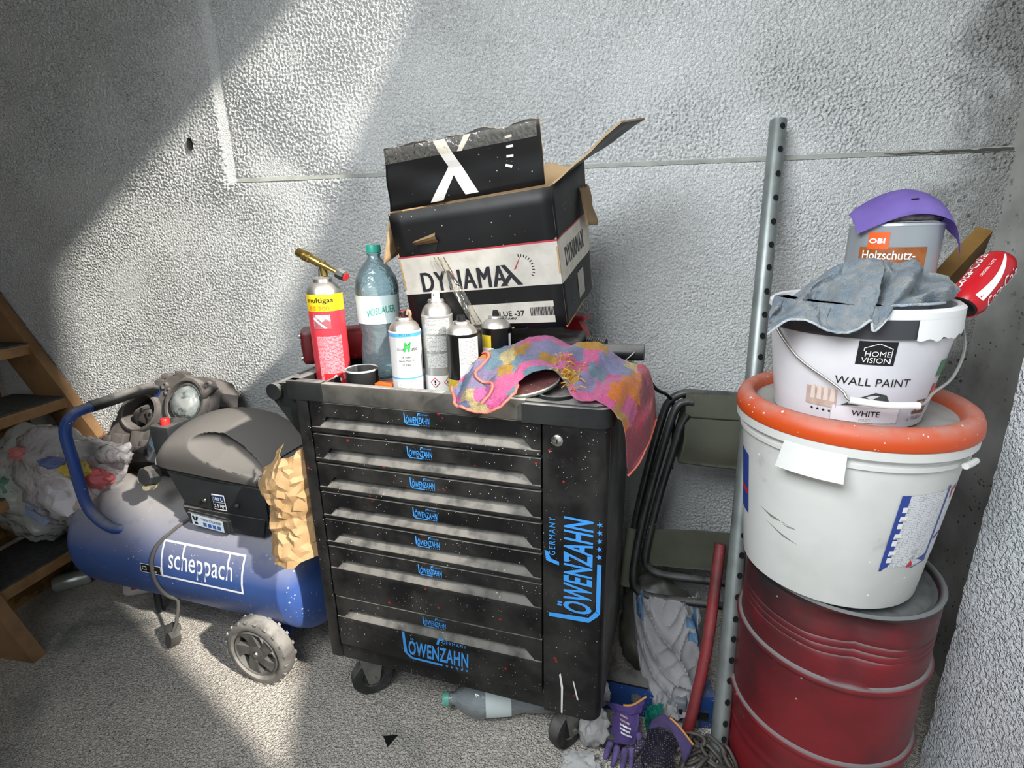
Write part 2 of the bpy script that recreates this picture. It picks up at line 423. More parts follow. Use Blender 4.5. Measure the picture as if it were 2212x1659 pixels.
# right wall: bare concrete next to the corner, then a thick plastered pier with the high opening the sun comes in through
b = B(); b.bx(XR, XR + .03, 1.0, 1.74, 0, 3.4)
wr = b.build('wall_right', M_CONC); tag(wr, kind='structure')
XP, YE = 0.803, 1.180
out_ = [(YE - .012, 0), (-1.3, 0), (-1.3, 3.4), (YE - .012, 3.4)]
hole = [(.045, 1.14), (.05, 2.1), (.11, 2.5), (.20, 3.246), (1.10, 3.246), (1.10, 3.17), (.663, 2.424), (.60, 1.9), (.52, 1.45), (.45, 1.31)]
b = B(); bm = b.bm
eds = []
for loop in (out_, hole):
    vs = [bm.verts.new((XP, y, z)) for y, z in loop]
    eds += [bm.edges.new((vs[i], vs[(i + 1) % len(vs)])) for i in range(len(vs))]
bmesh.ops.triangle_fill(bm, edges=eds, use_beauty=True)
ret = bmesh.ops.extrude_face_region(bm, geom=bm.faces[:])
bmesh.ops.translate(bm, vec=(0.02, 0, 0), verts=[e for e in ret['geom'] if isinstance(e, bmesh.types.BMVert)])
b.build('plaster_coat', M_PLASTER, wr)
rn = random.Random(3)
edge = []; z = 0.0
while z < 3.4:
    edge.append((YE + 0.007 * noise.noise(Vector((z * 9, 1, 4))) + rn.uniform(-.003, .003), z)); z += 0.02
M = Matrix(((0, 0, -1, XP + .02), (1, 0, 0, 0), (0, 1, 0, 0), (0, 0, 0, 1)))
B().prism([(YE - .03, 0)] + edge + [(YE - .03, 3.4)], 0.0202, M).build('ragged_edge', M_PLASTER, wr)
b = B(); b.bx(XP + .02, XR + .03, 0.97, YE - .004, 0, 3.4); b.build('pier_end', M_CONC, wr)
b = B(); b.bx(-3.3, 3.6, -4.2, 1.72, -0.05, 0.0); fl = b.build('floor', M_FLOOR); tag(fl, kind='structure')
b = B(); b.bx(-3.34, XR + .03, -1.3, 1.74, 3.4, 3.45); tag(b.build('ceiling', M_PLAIN), kind='structure')
b = B(); b.bx(-3.34, -3.3, -1.3, 1.72, 0, 3.4); tag(b.build('wall_left', M_PLAIN), kind='structure')
b = B(); b.bx(-3.3, -1.2, -1.34, -1.3, 0, 3.4); b.bx(-1.2, XR, -1.34, -1.3, 2.7, 3.4); tag(b.build('wall_front', M_PLAIN), kind='structure')
# old drill hole in the wall
b = B(); b.lathe([(0.0, -.001), (.008, -.001), (.010, .002), (.012, .0025)], 10, Matrix.Translation((-1.372, YP - .0085, 1.605)) @ Matrix.Rotation(PI / 2, 4, 'X') @ Matrix.Diagonal((1, 1.7, 1, 1)))
b.build('drill_hole', mat('hole_dark', '#1d1a18', 0.9), bk)

# ------------------------------------------------------------------ staircase
M_WOOD = mat('oiled_pine', '#8f6f4b', 0.55, col2='#73553a', nscale=7, bump=0.15, bscale=40)
M_WOODL = mat('sawn_pine_edge', '#98754f', 0.6, col2='#7d5d3d', nscale=14)
M_OSB = mat('chipboard', '#94703f', 0.75, col2='#6f512c', nscale=16, ndetail=3, lo=.45, hi=.55, bump=0.2, bscale=50)
M_CARPET = mat('charcoal_carpet', '#4a4c48', 0.95, col2='#3c3e3b', nscale=40, bump=0.5, bscale=220, bdist=0.003, specks=[('#a9a79f', 40, 0.12)])
st = empty('staircase', (-1.8, 1.12, 0), label='steep pine staircase with charcoal carpet on its treads, against the stucco wall', cat='staircase')
def stringer(y0, y1, xz):
    b = B(); M = Matrix(((1, 0, 0, 1.8), (0, 0, -1, y1 - 1.12), (0, 1, 0, 0), (0, 0, 0, 1)))
    b.prism(xz, y1 - y0, M)
    o = b.build('stringer', M_WOOD, st); return o
stringer(1.632, 1.672, [(-1.664, 0), (-1.806, 0), (-3.1, 2.2), (-3.1, 2.49)])
stringer(1.09, 1.13, [(-1.802, 0), (-1.955, 0), (-2.9, 1.86), (-2.9, 2.19)])
for i, (nx, nz) in enumerate(((-1.93, .215), (-2.01, .467), (-2.089, .719), (-2.195, .931), (-2.30, 1.145), (-2.40, 1.36))):
    b = B(); b.bx(nx - .25 + 1.8, nx + 1.8, .012, .518, nz - .04, nz, 0.003)
    t = b.build('tread', M_WOODL, st)
    b = B(); b.bx(nx - .25 + 1.8, nx - .002 + 1.8, .013, .517, nz, nz + .006, 0.002); b.build('carpet', M_CARPET, t)
    b = B(); b.bx(nx - .225 + 1.8, nx - .21 + 1.8, .012, .518, max(0, nz - .252), nz - .04); b.build('riser', M_OSB, st)
# ------------------------------------------------------------------ the tool trolley (local frame: x along its front, y to the wall)
KR = -0.127
KO = Vector((-0.756, 1.1085, 0))
def KW(x, y, z): return KO + Vector((math.cos(KR) * x - math.sin(KR) * y, math.sin(KR) * x + math.cos(KR) * y, z))
M_BLACK = mat('dusty_black_steel', '#0b0b0c', 0.40, col2='#151517', nscale=5, dust=0.85, dustcol='#8d8982', spec=.35,
              blotch=('#3f3e3b', 7.0, 0.42, 0.84), specks=[('#c9c6c0', 120, 0.13), ('#a9a7a3', 48, 0.09), ('#9a2026', 27, 0.11)])
M_LEDGED = mat('dusty_grip_steel', '#1b1c1e', 0.6, dust=0.95, dustcol='#807c75', blotch=('#2a2927', 30, .5, .66), specks=[('#d8d6d0', 60, 0.14)])
M_RUBBER = mat('dusty_black_plastic', '#141516', 0.55, col2='#222323', nscale=9, dust=0.9, dustcol='#8b8883', bump=0.1, bscale=200, spec=.35)
M_TRAYBAR = mat('dusty_grey_bar', '#5a5751', 0.5, col2='#3b3934', nscale=11, dust=0.95, dustcol='#aaa69e', blotch=('#2a2927', 20, .58, .66))
M_LOGO = mat('blue_print', '#3d8fd6', 0.45, specks=[('#a03a4a', 26, 0.16)])
M_STEEL = mat('bright_steel', '#b9b7b2', 0.28, 1.0)
M_ZINC = mat('dull_zinc', '#8e8d86', 0.5, 0.7, col2='#74736d', nscale=20)
M_TYRE = mat('scuffed_black_tyre', '#262625', 0.75, col2='#444340', nscale=18, dust=0.6)
tt = empty('tool_trolley', KO, KR, 'black drawer tool trolley on casters with blue logos and a dusty tray top', 'tool trolley')
b = B(); b.bx(.03, .75, .030, .418, .18, .936, .004); b.bx(.012, .047, .0, .036, .177, .936, .006); b.bx(.012, .032, .03, .42, .177, .936)
b.bx(.047, .629, .004, .035, .177, .223, .002)
b.build('body', M_BLACK, tt, 40)
# corner locker with rounded front edge
pts = [(.629, .40), (.629, .0)] + [(.735 + .03 * math.sin(a), .03 - .03 * math.cos(a)) for a in [PI / 2 * i / 6 for i in range(7)]] + [(.765, .42), (.629, .42)]
b = B(); b.prism(pts[1:], .761, Matrix.Translation((0, 0, .175)))
lk = b.build('side_locker', M_BLACK, tt, 40)
b = B(); b.bx(.7648, .7662, .036, .415, .180, .930, .0004); b.build('side_sheet', mat('dusty_side_sheet', '#4d4e4d', .6, col2='#2f3030', nscale=3.5, ndetail=6, lo=.38, hi=.62, blotch=('#6d6d6a', 11, .5, .75), specks=[('#c5c3be', 60, .1)]), tt)
Mx = Matrix.Translation((.661, 0, .898)) @ Matrix.Rotation(PI / 2, 4, 'X')
b = B(); b.lathe([(0, .006), (.0085, .006), (.0125, .0035), (.0135, 0), (.0135, -.002)], 24, Mx); lo = b.build('lock', M_STEEL, tt, 40)
b = B(); b.bx(-.0013 + .661, .661 + .0013, -.0068, -.0058, .893, .903); b.build('keyhole', mat('black', '#050505', .6), lo)

def lion_logo(parent, mp, w, m, small=True, plate=True):
    """word mark with underlined tail and stars, w wide"""
    k = w
    text('ÖWENZAHN', m, parent, lambda u, v: mp(u + .045 * k, v - .005 * k), .92 * k, .30 * k, bold=.012 if k < .1 else .022, shear=.14, spacing=1.06)
    t = .035 * k
    pl = [[(-.50 * k, .22 * k), (-.46 * k, .22 * k), (-.44 * k, -.13 * k), (-.49 * k, -.13 * k)],
          [(-.49 * k, -.13 * k), (-.44 * k, -.13 * k), (-.36 * k, -.19 * k), (-.38 * k, -.225 * k), (-.42 * k, -.20 * k)],
          [(-.38 * k, -.19 * k), (.10 * k, -.19 * k), (.10 * k, -.225 * k), (-.38 * k, -.225 * k)],
          [(.03 * k, .13 * k), (.065 * k, .13 * k), (.085 * k, .20 * k), (.06 * k, .24 * k)], [(.06 * k, .24 * k), (.085 * k, .20 * k), (.15 * k, .225 * k), (.16 * k, .255 * k)]]
    for i in range(5):
        cx, cz = (.17 + i * .075) * k, -.205 * k; st_ = []
        for j in range(10):
            r = (.026 if j % 2 == 0 else .011) * k; st_.append((cx + r * math.sin(j * PI / 5), cz + r * math.cos(j * PI / 5)))
        pl.append(st_)
    tag(strokes('emblem', m, parent, mp, pl), kind='stuff')
    text('GERMANY', m, parent, lambda u, v: mp(u + .30 * k, v + .19 * k), .36 * k, .055 * k, spacing=1.3)

ZB = [.936, .854, .776, .697, .620, .540, .386, .225]
for i in range(7):
    zt, zb = ZB[i] - .003, ZB[i + 1] + .004
    zn, zl = zt - .034, zt - .062
    b = B()
    Mp = Matrix(((1, 0, 0, 0), (0, 0, -1, .022), (0, 1, 0, 0), (0, 0, 0, 1)))
    b.prism([(.052, zl), (.052, zt), (.625, zt), (.625, zl), (.606, zl), (.582, zn), (.095, zn), (.073, zl)], .022, Mp)
    b.bx(.052, .625, -.003, .022, zb, zl, .0015)
    d = b.build('drawer', M_BLACK, tt, 30)
    b = B(); b.face([(.073, -.002, zl + .0004), (.606, -.002, zl + .0004), (.582, .026, zn - .002), (.095, .026, zn - .002)])
    b.face([(.095, .027, zn), (.582, .027, zn), (.606, .027, zl), (.073, .027, zl)])
    b.build('grip', M_LEDGED, d)
    lion_logo(d, plane_map((.337 + .001 * i, -.0008, zt - .019), (1, 0, 0), (0, 0, 1)), .064, M_LOGO)
    if i == 6: lion_logo(d, plane_map((.341, -.0042, .279), (1, 0, 0), (0, 0, 1)), .185, M_LOGO)
lion_logo(lk, plane_map((.700, -.001, .590), (0, 0, 1), (-1, 0, 0)), .265, mat('blue_print_large', '#3f95e0', 0.45, specks=[('#a03a4a', 60, 0.2)]))
# paint runs on the locker and drawers
M_WHITEP = mat('white_paint_drip', '#d9d7d0', 0.5)
strokes('paint_run', M_WHITEP, lk, plane_map((.0, -.0012, .0), (1, 0, 0), (0, 0, 1)),
        [[(.667, .295), (.671, .30), (.677, .26), (.676, .18), (.672, .18), (.672, .255)], [(.70, .285), (.703, .285), (.715, .232), (.711, .232)]])
# tray
b = B(); b.bx(.02, .75, .02, .40, .936, .952, .001); b.build('tray_floor', M_RUBBER, tt)
b = B(); b.bx(.09, .592, .0, .020, .934, .981, .003); b.build('front_rail', M_TRAYBAR, tt, 40)
b = B(); b.bx(.02, .745, .400, .420, .936, .982, .003); b.build('rear_rail', M_TRAYBAR, tt, 40)
b = B(); b.bx(-.005, .093, -.004, .022, .936, .984, .003); b.bx(-.005, .022, .0, .42, .936, .984, .003); b.bx(.086, .093, .022, .11, .94, .98)
b.build('corner_cap', M_RUBBER, tt, 40)
pts = [(.585, .42), (.585, -.004)] + [(.740 + .034 * math.sin(a), .03 - .034 * math.cos(a)) for a in [PI / 2 * i / 6 for i in range(7)]] + [(.774, .42)]
b = B(); b.prism(pts, .047, Matrix.Translation((0, 0, .932)))
bmesh.ops.bevel(b.bm, geom=[e for e in b.bm.edges if all(v.co.z > .97 for v in e.verts)], offset=.006, segments=3, affect='EDGES')
b.build('holder_tray', M_RUBBER, tt, 40)
b = B(); b.lathe([(.038, 0), (.043, 0), (.043, .008), (.038, .008), (.036, .002), (0, .002)], 28, Matrix.Translation((.645, .055, .979))); b.build('cup_holder', M_RUBBER, tt, 40)
# push handle on the end
b = B()
for y in (.012, .34):
    b.prism([(-.070, .935), (-.062, .962), (-.040, .970), (-.004, .972), (.012, .93), (.012, .83), (-.006, .85)], .022, Matrix(((1, 0, 0, 0), (0, 0, -1, y + .022), (0, 1, 0, 0), (0, 0, 0, 1))))
b.tube([(-.050, .0, .950), (-.050, .37, .950)], .021, 14)
b.build('push_handle', M_RUBBER, tt, 40)
def caster(x, y, ang, first=[None]):
    e = bpy.data.objects.new('caster', None)
    M = Matrix.Translation((x, y, 0)) @ Matrix.Rotation(ang, 4, 'Z')
    b = B(); b.bx(-.04, .04, -.035, .035, .168, .176)
    for s in (-1, 1):
        Mf = Matrix(((1, 0, 0, 0), (0, 0, -1, s * .024 + .0015), (0, 1, 0, 0), (0, 0, 0, 1)))
        b.prism([(-.04, .17), (.04, .17), (.016, .055), (.012, .045), (-.012, .045), (-.018, .055)], .003, Mf)
    b.tube([(0, -.032, .062), (0, .032, .062)], .008, 8)
    c = b.build('caster', M_ZINC, tt, 40, M)
    b = B(); prof = [(.0, -.014), (.030, -.014), (.032, -.017), (.056, -.017), (.061, -.010), (.061, .010), (.056, .017), (.032, .017), (.030, .014), (0, .014)]
    b.lathe(prof, 32, Matrix.Translation((0, 0, .061)) @ Matrix.Rotation(PI / 2, 4, 'X'))
    b.build('wheel', M_TYRE, c, 35, M)
caster(.085, .075, .75); caster(.675, .075, 1.0); caster(.085, .36, .4); caster(.675, .36, .2)

# ------------------------------------------------------------------ things on the tray
ZT = .9525
GK = 'aerosol cans on the tool trolley'
M_ALU = mat('brushed_can_metal', '#bdbab4', 0.3, 0.9, dust=0.5, dustcol='#c5bab2')
M_WHITE = mat('white_print', '#e4e3df', 0.4)
M_BLKP = mat('black_print', '#141414', 0.5)
M_RED = mat('red_print', '#c8262b', 0.45)
FACE = .50                                     # the can fronts face the camera, a little to the right
def at(name, x, y, z, label, cat, group=None, rz=0.0): return empty(name, KW(x, y, z), KR + rz, label, cat, group)
def can_body(e, r, h, m, dome=.022):
    b = B(); b.lathe([(0, 0.002), (r * .9, .002), (r * .98, .0), (r, .003), (r, h - .004), (r * 1.02, h - .003), (r * 1.02, h), (r * .97, h + .001)], 36); b.build('body', m, e, 50)
    b = B(); b.lathe([(r * .985, h), (r * .90, h + dome * .45), (r * .72, h + dome * .8), (r * .52, h + dome), (r * .5, h + dome * 1.05), (r * .55, h + dome * 1.12), (r * .50, h + dome * 1.3), (r * .3, h + dome * 1.32), (r * .25, h + dome * 1.2), (0, h + dome * 1.2)], 32)
    b.build('dome', M_ALU, e, 40); return h + dome * 1.28
def nozzle(e, z, m, r=.009, h=.018, hole=None):
    b = B(); b.lathe([(r * .95, 0), (r, .002), (r * .9, h * .9), (r * .7, h), (0, h)], 16, Matrix.Translation((0, 0, z))); o = b.build('nozzle', m, e, 40)
    b = B(); b.lathe([(.0018, 0), (.0018, .002), (0, .002)], 8, Matrix.Translation((0, -r * .9, z + h * .6)) @ Matrix.Rotation(PI / 2, 4, 'X')); b.build('orifice', hole or M_BLKP, o)

# gas torch
M_BRASS = mat('brass', '#b79a55', 0.3, 0.9, col2='#8d7a45', nscale=30)
e = at('gas_torch', .057, .10, ZT, 'red and yellow gas cartridge with a brass blowtorch head', 'blowtorch')
r = .0425
b = B(); b.lathe([(0, .003), (r * .95, .003), (r, .006), (r, .188)], 40); b.build('cartridge', mat('red_cartridge', '#d63b46', 0.4), e, 50)
b = B(); b.lathe([(r, .188), (r, .226), (r * .99, .228)], 40); b.build('yellow_band', mat('yellow_print', '#e8c31e', 0.4), e, 50)
b = B(); b.lathe([(r * .98, .228), (r * .93, .236), (r * .75, .248), (r * .55, .254), (r * .52, .262), (r * .4, .266), (.009, .267), (.008, .285), (0, .285)], 32); b.build('shoulder', M_ALU, e, 40)
cm = cyl_map(r, 0, 0)
text('multigas', M_BLKP, e, cyl_map(r, .30, .213), .066, .015, bold=.012)
text('RS 300', mat('orange_print', '#d98a2a', .5), e, cyl_map(r, .25, .196), .050, .010, bold=.02)
patch('small_print', print_lines('pink_small_print', '#ef8f96', '#d4434e', 130, 300), e, cyl_map(r, .62, .072, .0006), .062, .112)
patch('picture', mat('picture_print', '#c9c6cf', .4, col2='#a05a60', nscale=22, lo=.5, hi=.55), e, cyl_map(r, .32, .163), .042, .034)
strokes('brush_picture', mat('pale_print', '#f1eef0', .4), e, cyl_map(r, .32, .163, .0012), [[(-.02, .006), (-.017, .01), (.012, -.015), (.006, -.016)], [(-.004, .004), (.0, .0), (.018, .015), (.013, .016)]])
patch('red_panel', M_RED, e, cyl_map(r, .62, .022, .0010), .046, .026)
strokes('hazard_diamond', M_WHITE, e, cyl_map(r, .75, .018, .0014), [[(-.015, 0), (0, -.014), (.015, 0), (0, .014)]])
strokes('flame', M_BLKP, e, cyl_map(r, .75, .016, .0018), [[(-.005, -.004), (.005, -.004), (.005, .003), (.001, .010), (-.002, .003), (-.005, .005)]])
hd = B(); P0, P1 = Vector((-.062, 0, .325)), Vector((.048, -.002, .275)); dv = (P1 - P0).normalized()
Mh = Matrix.Translation(P0) @ dv.to_track_quat('Z', 'Y').to_matrix().to_4x4()
L_ = (P1 - P0).length
hd.lathe([(.0, .004), (.0085, .004), (.0095, 0), (.0110, .002), (.0112, .016), (.0125, .018), (.0125, .021), (.0105, .022), (.0105, .025), (.0125, .026), (.0125, .029), (.0105, .030), (.0105, .033), (.0122, .034), (.0122, .037), (.0100, .039), (.0100, .064), (.0085, .068), (.0085, .088), (.0060, .092), (.0060, L_), (0, L_)], 20, Mh)
hd.tube([(.006, 0, .268), (.004, 0, .302)], .009, 14)
th = hd.build('burner_head', M_BRASS, e, 40)
b = B(); b.lathe([(0, -.002), (.013, -.002), (.0135, .004), (.012, .017), (.009, .020), (0, .020)], 8, Mh @ Matrix.Translation((0, 0, L_))); kn = b.build('valve_knob', M_RUBBER, e, 30)
b = B(); b.lathe([(.010, 0), (.0105, .003), (0, .004)], 12, Mh @ Matrix.Translation((0, 0, L_ + .020))); b.build('knob_cap', M_RED, kn, 30)

# water bottle
M_PET = mat('pet_plastic', '#b9dbe0', 0.04, trans=0.0)
def pet(name, col, clear):
    return film(name, col, clear, 0.06, 0.35, 60)
M_PETB = pet('pale_blue_pet', '#d3ebf0', .80)
M_TEAL = mat('teal_cap', '#2f9a86', 0.4)
def bottle(name, loc, M_rot, label, cat, scale=1.0, empty_rot=None, lab='#d7ebe9', cap=M_TEAL, film_m=None, word='VÖSLAUER', wm=None, wrap=None, label_z=(.145, .215), dents=.0, a_lab=.45, foot=None):
    e = empty(name, loc, 0, label, cat, rot=empty_rot)
    k = scale; R = .054 * k
    prof = [(0, .012), (R * .45, .006), (R * .62, .0), (R * .86, .001), (R * .97, .012), (R, .03), (R * .97, .075), (R * .88, .112), (R * .97, .14), (R, .15), (R, .215), (R * 1.02, .222), (R * 1.02, .235), (R * .94, .255), (R * .72, .278), (R * .42, .297), (R * .29, .305), (R * .29, .312), (R * .34, .313), (R * .34, .316), (R * .27, .317), (R * .27, .330)]
    def fn(p, a, r, z):
        if .02 < z < .13: r2_ = r * (1 + .03 * math.sin(a * 6) + dents * noise.noise(Vector((math.sin(a) * 2, math.cos(a) * 2, z * 18)))); p = Vector((r2_ * math.sin(a), -r2_ * math.cos(a), p.z))
        return p
    b = B(); b.lathe([(r, z * k) for r, z in prof], 40, fn=fn)
    b.build('bottle_body', film_m or M_PETB, e, 60)
    b = B(); b.lathe([(0, .336 * k), (R * .31, .336 * k), (R * .335, .333 * k), (R * .345, .318 * k), (R * .30, .318 * k)], 24); b.build('cap', cap, e, 40)
    z0, z1 = label_z
    b = B(); b.lathe([(R + .0012, z0 * k), (R + .0012, z1 * k)], 40, a0=a_lab - (wrap or 1.5), a1=a_lab + (wrap or 1.35)); b.build('paper_label', mat('label_' + lab, lab, 0.5), e, 60)
    if word:
        mp = cyl_map(R + .0012, a_lab, (z0 + z1) / 2 * k, .0010)
        text(word, wm or M_TEAL, e, lambda u, v: mp(u + .012, v + .0 + .9 * (.0007 - u * u) * 3 + u * .15), .076 * k, .021 * k, bold=.006)
    return e
bottle('water_bottle', KW(.142, .20, ZT), None, 'upright pale blue water bottle with teal cap standing behind the open black cap', 'bottle', empty_rot=(0, 0, KR))
# black open can lid
e = at('open_cap', .166, .062, ZT, 'empty black plastic can cap standing open side up on the tray', 'cap')
r = .038
b = B(); b.lathe([(0, 0), (r * .93, 0), (r * .96, .002), (r, .052), (r * .985, .054), (r * .95, .052), (r * .90, .006), (0, .006)], 36); b.build('cup', M_RUBBER, e, 40)
b = B(); b.lathe([(r * 1.0, .051), (r * 1.01, .053), (r * .99, .0555), (r * .955, .0535)], 36); b.build('rim', mat('worn_rim', '#c9c6c1', .5), e, 60)
# orange scrap behind the front rail
e = at('orange_scraper', .238, .047, ZT, 'orange plastic strip lying behind the front rail of the trolley', 'scraper')
b = B(); b.bx(-.024, .020, -.012, .012, 0, .028, .003); b.build('blade', mat('orange_plastic', '#d0611d', .4), e, 40)
b = B(); b.bx(-.020, .016, -.0135, -.012, .010, .018); b.build('groove', mat('dark_orange', '#8d3d10', .5), e)

# aerosol can with green and blue print
e = at('spray_can', .287, .067, ZT, 'white spray can with green and blue print and a blackened broken nozzle', 'spray can', GK); r = .036
zt = can_body(e, r, .152, M_WHITE)
for z, h in ((.146, .010), (.045, .0035), (.006, .010)):
    b = B(); b.lathe([(r + .0005, z - h / 2), (r + .0005, z + h / 2)], 36); b.build('blue_band', mat('pale_blue_print', '#4f9fd2', .4), e, 50)
M_GREEN = mat('green_print', '#2f9a4a', .45)
text('COLOR', M_BLKP, e, cyl_map(r, FACE - .33, .113), .017, .006); text('M', M_GREEN, e, cyl_map(r, FACE + .08, .118), .018, .022, bold=.05, shear=.25); text('atic', M_BLKP, e, cyl_map(r, FACE + .55, .113), .015, .008)
for k_, s in enumerate(('1K Füller', 'Apprêt Mastic 1K', '1K Filler')): text(s, M_BLKP, e, cyl_map(r, FACE, .095 - k_ * .009), .036 if k_ == 1 else .020, .0055)
text('FILLER', mat('deep_blue_print', '#2f6fb0', .4), e, cyl_map(r, FACE, .146), .026, .005)
patch('small_print', print_lines('fine_print', '#e4e3df', '#8a8f96', 80, 110, dens=.42), e, cyl_map(r, FACE, .026), .05, .026)
nozzle(e, zt, mat('charred_nozzle', '#2a2021', .6, col2='#b84a48', nscale=60, lo=.5, hi=.6), .011, .016)
b = B(); b.tube([(.016, -.004, zt - .004), (.021, -.006, zt + .010), (.017, -.008, zt + .018), (.014, -.009, zt + .008)], .0035, 8, smooth=3); b.build('broken_clip', mat('beige_plastic', '#a3836a', .5), e, 60)

# tall silver can
e = at('spray_can', .347, .115, ZT, 'tall silver spray can with white nozzle and hazard diamonds at its foot', 'spray can', GK); r = .036
zt = can_body(e, r, .182, mat('silver_print', '#c9c8c4', .32, .5), .026)
for z, h in ((.158, .036), (.118, .036), (.078, .034)):
    patch('small_print', print_lines('grey_print', '#c2c1bd', '#8b8a80', 150, 330, dens=.52), e, cyl_map(r, FACE - .05, z), .062, h)
patch('white_foot', M_WHITE, e, cyl_map(r, FACE, .022, .0005), .10, .04)
for du in (-.017, .016):
    mp = cyl_map(r, FACE + .05, .026, .0011)
    strokes('hazard_diamond', M_RED, e, lambda u, v: mp(u + du, v), [[(-.0125, 0), (0, -.0125), (.0125, 0), (0, .0125)]])
    mp2 = cyl_map(r, FACE + .05, .026, .0015)
    strokes('diamond_field', M_WHITE, e, lambda u, v: mp2(u + du, v), [[(-.0103, 0), (0, -.0103), (.0103, 0), (0, .0103)]])
    mp3 = cyl_map(r, FACE + .05, .026, .0019)
    strokes('hazard_sign', M_BLKP, e, lambda u, v: mp3(u + du, v), [[(-.0016, -.001), (.0016, -.001), (.002, .006), (-.002, .006)], [(-.0015, -.005), (.0015, -.005), (.0015, -.002), (-.0015, -.002)]] if du < 0 else [[(-.004, -.004), (.004, -.004), (.004, .002), (.001, .007), (-.001, .002), (-.004, .004)]])
nozzle(e, zt, M_WHITE, .010, .020)
# can with beige cap
e = at('spray_can', .402, .182, ZT, 'spray can hidden up to its wide cream cap, behind the black spray cans', 'spray can', GK); r = .036
can_body(e, r, .150, mat('cream_print', '#cfcac4', .4), .018)
b = B(); b.lathe([(.0365, .150), (.0375, .152), (.0365, .196), (.034, .2025), (.030, .2035), (0, .2030)], 36); b.build('cap', mat('cream_cap', '#d6ccc6', .5, col2='#c9a9a8', nscale=14, lo=.55, hi=.8), e, 40)
# black and white can in front
e = at('spray_can', .428, .068, ZT, 'black spray can with white text panel and yellow foot, nearest the towel', 'spray can', GK); r = .0355
zt = can_body(e, r, .150, mat('glossy_black_can', '#131313', .25), .020)
patch('text_panel', M_WHITE, e, cyl_map(r, FACE + .42, .085, .0005), .052, .118)
patch('small_print', print_lines('tiny_print', '#dcdad6', '#86847f', 150, 330, dens=.55), e, cyl_map(r, FACE + .38, .112, .0009), .044, .055)
b = B(); b.lathe([(r + .0004, .004), (r + .0004, .050)], 36); b.build('yellow_foot', mat('ochre_print', '#b39a2a', .4), e, 50)
nozzle(e, zt, M_BLKP, .0095, .014)
# black and yellow can at the back
e = at('spray_can', .484, .142, ZT, 'black spray can with yellow square label, standing behind the towel', 'spray can', GK); r = .036
zt = can_body(e, r, .152, mat('glossy_black_can', '#131313', .25), .020)
patch('yellow_label', mat('yellow_ochre', '#c3a82c', .4), e, cyl_map(r, FACE - .95, .118, .0006), .030, .040)
patch('white_label', M_WHITE, e, cyl_map(r, FACE - .85, .096, .0009), .034, .026)
text('erit', M_BLKP, e, cyl_map(r, FACE - .80, .097, .0014), .020, .013, bold=.02)
patch('side_strip', M_WHITE, e, cyl_map(r, FACE + .75, .09), .008, .10)
nozzle(e, zt, M_BLKP, .0095, .014)
# ------------------------------------------------------------------ cardboard box leaning on the tools
M_CARD = mat('brown_cardboard', '#a58a66', 0.8, col2='#8f7553', nscale=9, bump=0.15, bscale=30)
M_CBLK = mat('printed_black_cardboard', '#0a0a0b', 0.5, col2='#131314', nscale=6, spec=.35, dust=0.15, bump=0.15, bscale=25, specks=[('#8d8a84', 60, .1)])
M_CGREY = mat('printed_beige_cardboard', '#b5b0a6', 0.7, col2='#a7a197', nscale=30, bump=0.15, bscale=40)
M_CINK = mat('dark_ink', '#1b1a20', 0.5)
M_BREDL = mat('red_line_print', '#a3343f', 0.5)
e = empty('cardboard_box', KO, KR, 'open black printed cardboard box with flaps up, leaning on tools on the trolley', 'cardboard box')
V = Vector
TL, TR, BR, BL = V((.25, .10, 1.358)), V((.621, .10, 1.401)), V((.650, .145, 1.109)), V((.272, .145, 1.085))
TRb, BRb = V((.645, .34, 1.470)), V((.659, .41, 1.165))
TLb = TL + TRb - TR; BLb = BL + BRb - BR
def quadmap(bl, br, tl, tr, off=0.0):
    n = (br - bl).cross(tl - bl).normalized()
    W_, H_ = (br - bl).length, (tl - bl).length
    return lambda u, v: (bl * (1 - u) * (1 - v) + br * u * (1 - v) + tl * (1 - u) * v + tr * u * v) + n * off
T_ = .004
def panel(name, bl, br, tl, tr, m, par, m_in=None, wob=.0, seed=0, nu=14, nv=10, ragged=0.0):
    """one cardboard sheet with thickness and a slight warp"""
    q = quadmap(bl, br, tl, tr); n = (br - bl).cross(tl - bl).normalized()
    def f(u, v, o):
        p = q(u, v); k = math.sin(PI * u) * math.sin(PI * v)
        w = wob * noise.noise(V((u * 3 + seed, v * 3, seed * 2.0)))
        if ragged and v > .97: p = p + (tl - bl).normalized() * (ragged * (noise.noise(V((u * 7, seed, 1))) + .4 * noise.noise(V((u * 23, seed, 4)))))
        return p + n * (o + w)
    b = B(); b.grid(nu, nv, lambda u, v: f(u, v, 0)); b.grid(nu, nv, lambda u, v: f(u, v, -T_))
    bm = b.bm; bm.verts.ensure_lookup_table(); N0 = nu * nv
    rim = [i for i in range(nu)] + [nu * j + nu - 1 for j in range(1, nv)] + [nu * (nv - 1) + i for i in range(nu - 2, -1, -1)] + [nu * j for j in range(nv - 2, 0, -1)]
    fs = []
    for i in range(len(rim)):
        a, c = rim[i], rim[(i + 1) % len(rim)]
        fs.append(bm.faces.new((bm.verts[a], bm.verts[c], bm.verts[c + N0], bm.verts[a + N0])))
    o = b.build(name, m, par)
    o.data.materials.append(m_in or M_CARD)
    nf = (nu - 1) * (nv - 1)
    for i, p in enumerate(o.data.polygons):
        if i >= nf: p.material_index = 1
        p.use_smooth = i < 2 * nf
    return o
fp = panel('front_panel', BL, BR, TL, TR, M_CBLK, e, wob=.004, seed=1)
sp = panel('side_panel', BR, BRb, TR, TRb, M_CBLK, e, wob=.003, seed=2)
panel('side_panel', BLb, BL, TLb, TL, M_CBLK, e, seed=3); panel('back_panel', BRb, BLb, TRb, TLb, M_CBLK, e, seed=4, ragged=.02)
